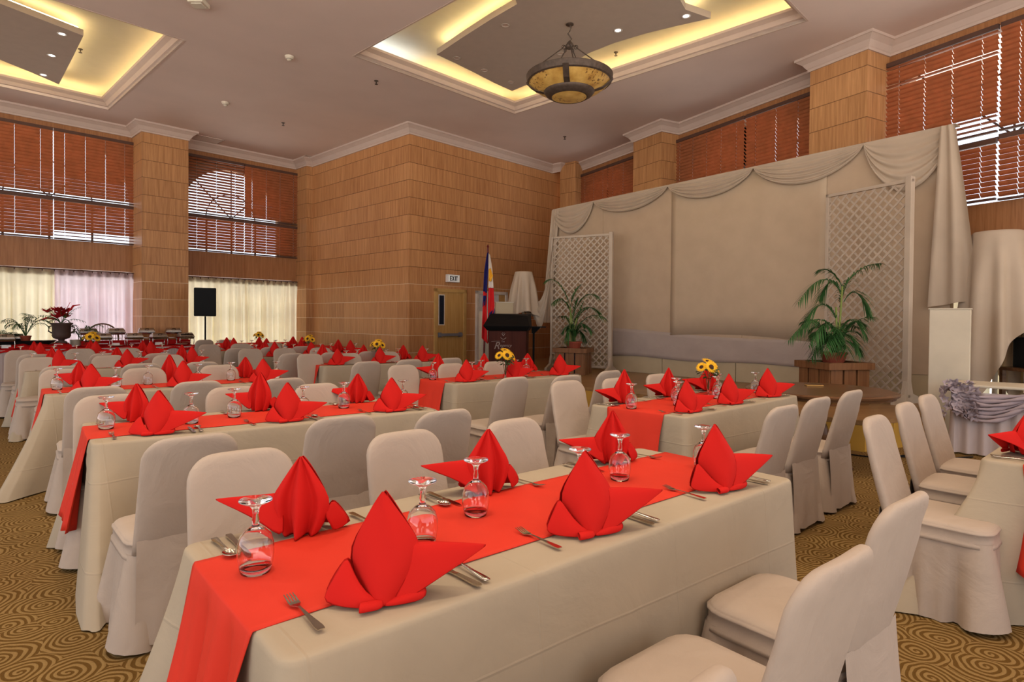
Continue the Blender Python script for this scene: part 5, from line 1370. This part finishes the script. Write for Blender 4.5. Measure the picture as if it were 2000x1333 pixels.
def chafer_proto():
    e = empty('chafing_dish'); 
    MB().loft([[(-.24, -.15, .16), (.24, -.15, .16), (.24, .15, .16), (-.24, .15, .16)], [(-.27, -.18, .23), (.27, -.18, .23), (.27, .18, .23), (-.27, .18, .23)]]).build('pan', STEEL2, e, bevel=.01)
    loops = []
    for x in (-.25, -.22, 0, .22, .25):
        s = 1 if abs(x) < .23 else .6; loops.append([(x, -.17*math.cos(PI*i/10), .235+.11*s*math.sin(PI*i/10)) for i in range(11)])
    MB().loft(loops, True, True).build('lid', STEEL2, e, smooth=False)
    MB().tube([(-.06, -.13, .30), (-.05, -.18, .32), (.05, -.18, .32), (.06, -.13, .30)], .008, 6).build('handle', BLACK, e)
    for sx in (-1, 1):
        for sy in (-1, 1): MB().tube([(sx*.24, sy*.14, .2), (sx*.25, sy*.15, .1), (sx*.24, sy*.14, 0)], .012, 6).build('leg', STEEL2, e)
    MB().box((0, 0, .06), (.3, .2, .012)).build('shelf', STEEL2, e)
    return e
CP = chafer_proto(); cu = [False]
TZ = TH+.028
spots = [(8, .16, 'leftmost silver chafing dish at the photo left edge'), (28, .44, 'silver chafing dish behind the leftmost one'), (172, .46, 'silver chafing dish right of the flower urn'), (200, .17, 'front silver chafing dish right of the sunflowers'), (226, .46, 'silver chafing dish with pale lid before the wicker chair'), (262, .16, 'front silver chafing dish before the left end of the pillar'),
         (286, .46, 'rear silver chafing dish with closed lid against the pillar'), (310, .17, 'silver chafing dish before the middle of the pillar'), (338, .46, 'rear silver chafing dish near the right pillar edge'), (362, .17, 'rightmost silver chafing dish on the buffet')]
for px, off, l in spots:
    o = CP if not cu[0] else deep(CP); cu[0] = True; p = bf(px, off); o.location = (p.x, p.y, TZ+(.115 if off > .4 and px > 100 else .012)); o.rotation_euler = (0, 0, ang(bd)+PI+random.uniform(-.15, .15)); o.scale = (.62, .62, .78); tag(o, l, 'chafing dish', 'silver chafing dishes')
# urn with red flowers
u = bf(120, .34); e = empty('flower_urn', (u.x, u.y, TZ+.07)); tag(e, 'brown clay urn of red flowers standing on the buffet', 'flower urn')
s_ = 1.25
MB().lathe([(r*s_, z*s_) for r, z in [(.001, 0), (.08, 0), (.08, .03), (.04, .05), (.05, .07), (.11, .09), (.13, .13), (.125, .17), (.13, .3), (.16, .325), (.155, .34), (.125, .33), (.001, .3)]], n=32).build('urn', URN, e, smooth=True)
for sg in (-1, 1): MB().tube([(sg*.15*s_, 0, .17*s_), (sg*.21*s_, 0, .2*s_), (sg*.21*s_, 0, .27*s_), (sg*.16*s_, 0, .29*s_)], .014, 6).build('handle', URN, e)
rnd = random.Random(9)
for k in range(11):
    a = rnd.uniform(0, 2*PI); r_ = rnd.uniform(.03, .3); c = Vector((r_*math.cos(a), r_*math.sin(a)*.6, .5+rnd.uniform(0, .22))); m = MB()
    for q in range(7):
        b_ = 2*PI*q/7; d_ = Vector((math.cos(b_), math.sin(b_)*.7, .6)).normalized(); s2_ = d_.cross(Vector((0, 0, 1))).normalized()*.025; m.grid([[c-s2_*.3, c+s2_*.3], [c+d_*.08-s2_*1.7, c+d_*.08+s2_*1.7], [c+d_*.15-s2_*.1, c+d_*.15+s2_*.1]])
    m.build('red_bloom', FLR, e)
for k in range(16):
    a = rnd.uniform(0, 2*PI); L_ = rnd.uniform(.25, .5); frond(e, (0, 0, .4), (L_*math.cos(a), L_*math.sin(a)*.6, .45+rnd.uniform(-.05, .35)), .08, 8, .10, LEAFD, 'foliage')
m = MB(); m.tube([(-.1, 0, .5), (-.3, 0, .52), (-.46, 0, .47)], [.01, .025, .012], 6); m.tube([(.1, 0, .6), (.25, 0, .78), (.38, 0, .8)], [.008, .02, .008], 6); m.tube([(.05, 0, .6), (.18, 0, .85)], [.008, .004], 6); m.build('heliconia', FLR, e)
# buffet palms and low planter
u = bf(50, .33); e = empty('planter_trough', (u.x, u.y, TZ), ang(A)); tag(e, 'black oval planter trough on the buffet left of the urn', 'planter')
MB().loft([[(.5*math.cos(2*PI*i/24)*k_, .2*math.sin(2*PI*i/24)*k_, z) for i in range(24)] for z, k_ in ((0, .7), (.12, .95), (.14, 1), (.12, .9))]).build('trough', BLACK, e)
MB().loft([[(.43*math.cos(2*PI*i/24)*k_, .17*math.sin(2*PI*i/24)*k_, z) for i in range(24)] for z, k_ in ((.122, 1), (.135, .8))]).build('soil', BRN, e)
def bpalm(px, off, label, n, hgt, wd_, zb_, seed):
    rnd = random.Random(seed); u = bf(px, off); fr = []
    for k in range(n):
        a = 2*PI*k/n+rnd.uniform(-.3, .3); fr.append(((0, 0, .08), (wd_*math.cos(a)*rnd.uniform(.5, 1), wd_*.5*math.sin(a), hgt*rnd.uniform(.45, 1)), .16, 14, .16))
    palm(Vector((u.x, u.y, zb_)), label, fr, [[(0, 0, .05), (0, .01, .2)]], 'palms on the buffet', (.09, .1), LEAFD)
bpalm(50, .33, 'bushy palm on the buffet left of the urn', 15, .55, .55, TZ+.14, 1)
bpalm(160, .5, 'thin palm on the buffet just right of the urn', 9, .5, .45, TZ, 2)
bpalm(6, .5, 'drooping palm on the buffet at the left photo edge', 7, .3, .5, TZ, 4)
# plate stacks
def stack(px, off, n, label, grp):
    u = bf(px, off)
    for k in range(n):
        o = MB().lathe([(.001, .0), (.07, .0), (.10, .012), (.102, .014), (.07, .004), (.001, .003)], n=24).build('dinner_plate', CREAMP, smooth=True) if stack.p is None else stack.p.copy()
        if stack.p is None: stack.p = o
        else: COL.objects.link(o)
        o.location = (u.x, u.y, TZ+.02+.0085*k); o.rotation_euler = (0, 0, 0); tag(o, label, 'plate', grp)
stack.p = None
stack(95, .35, 14, 'cream dinner plate in the stack just left of the urn', 'plates stacked left of the urn'); stack(147, .35, 14, 'cream dinner plate in the stack just right of the urn', 'plates stacked right of the urn')
for k, (px, off, l) in enumerate(((12, .1, 'small white name card at the left photo edge on the buffet'), (114, .12, 'cream name card below the flower urn'), (226, .1, 'white name card before the chafing dish beside the wicker chair'), (310, .1, 'white name card before the chafing dishes by the pillar'))):
    u = bf(px, off); e = empty('name_card', (u.x, u.y, TZ+.01), ang(bd)+PI); tag(e, l, 'card', 'name cards on the buffet')
    m = MB(); m.add([(-.07, -.02, 0), (.07, -.02, 0), (.07, .0, .06), (-.07, .0, .06), (.07, .03, 0), (-.07, .03, 0)], [(0, 1, 2, 3), (3, 2, 4, 5)]); m.build('folded_card', WHITE, e, solid=.002)
for k, (px, off, l) in enumerate(((70, .12, 'flat white plate on the red cloth left of the urn'), (228, .02, 'flat white plate on the buffet right of the sunflowers'), (355, .04, 'flat white plate near the right end of the buffet'))):
    u = bf(px, off+.08); e = empty('serving_plate', (u.x, u.y, TZ+.012)); tag(e, l, 'plate', 'flat plates on the buffet'); MB().lathe([(.001, .0), (.09, .0), (.13, .014), (.132, .017), (.09, .005), (.001, .004)], n=24).build('plate_body', CREAMP, e, smooth=True)
# wicker chair back behind the buffet
u = bf(200, .72); e = empty('wicker_chair', (u.x, u.y, 0), ang(bd)); tag(e, 'dark arched wicker chair behind the buffet right of the urn', 'chair')
m = MB(); Rw = .3
m.tube([(Rw*math.cos(PI*i/14), 0, .95+.3*math.sin(PI*i/14)) for i in range(15)], .018, 6)
for i in range(1, 12): x = -Rw+2*Rw*i/12; zt_ = .95+.3*math.sqrt(max(0, 1-(x/Rw)**2)); m.tube([(x, 0, .45), (x, 0, zt_)], .005, 5)
m.tube([(-Rw, 0, .45), (-Rw, 0, .95)], .016, 6); m.tube([(Rw, 0, .45), (Rw, 0, .95)], .016, 6); m.build('backrest', DKWOOD, e)
MB().box((0, .25, .43), (.6, .5, .05)).build('seat', DKWOOD, e, bevel=.01)
for sx in (-1, 1):
    for sy in (.03, .47): MB().tube([(sx*.27, sy, 0), (sx*.27, sy, .41)], .018, 6).build('leg', DKWOOD, e)

# ================================================================= LOUDSPEAKER
sy_ = 13.9; sp_ = atY(401, 600, sy_); e = empty('loudspeaker', (sp_.x, sy_, 0), math.radians(25)); zb_, zt_ = atY(401, 618, sy_).z, atY(401, 563, sy_).z
tag(e, 'black loudspeaker cabinet on a pole in front of the cream curtain', 'loudspeaker')
hw_ = (atY(423, 600, sy_).x-atY(383, 600, sy_).x)/2*.98
MB().loft([[(-hw_, -.16, z), (hw_, -.16, z), (hw_*.8, .16, z), (-hw_*.8, .16, z)] for z in (zb_, zt_)]).build('cabinet', BLACK, e, bevel=.02)
MB().box((0, -.163, (zb_+zt_)/2), (hw_*1.8, .008, (zt_-zb_)*.92)).build('grille', BLACK, e, bevel=.003)
e = empty('speaker_stand', (sp_.x, sy_, 0)); tag(e, 'black tripod pole under the loudspeaker', 'speaker stand')
MB().tube([(0, 0, .12), (0, 0, zb_-.002)], .019, 10).build('pole', BLACK, e); MB().lathe([(.03, .75), (.03, .83)], n=10, cap0=True, cap1=True).build('collar', BLACK, e)
for k in range(3): a = 2*PI*k/3+.5; MB().tube([(0, 0, .6), (.45*math.cos(a), .45*math.sin(a), .012)], .012, 6).build('leg', BLACK, e)

# black power leads beside the stage
for pts, l in (([(1650, 887), (1700, 893), (1740, 890), (1800, 897), (1850, 880)], 'black cable lying on the carpet along the stage front'), ([(1745, 893), (1800, 885), (1860, 895), (1900, 893)], 'second black cable on the carpet near the white plinth')):
    P_ = [ground(x, y, .012) for x, y in pts]; o = MB().tube(P_, .008, 6).build('floor_cable', BLACK, smooth=True); tag(o, l, 'cable', 'cables on the carpet')
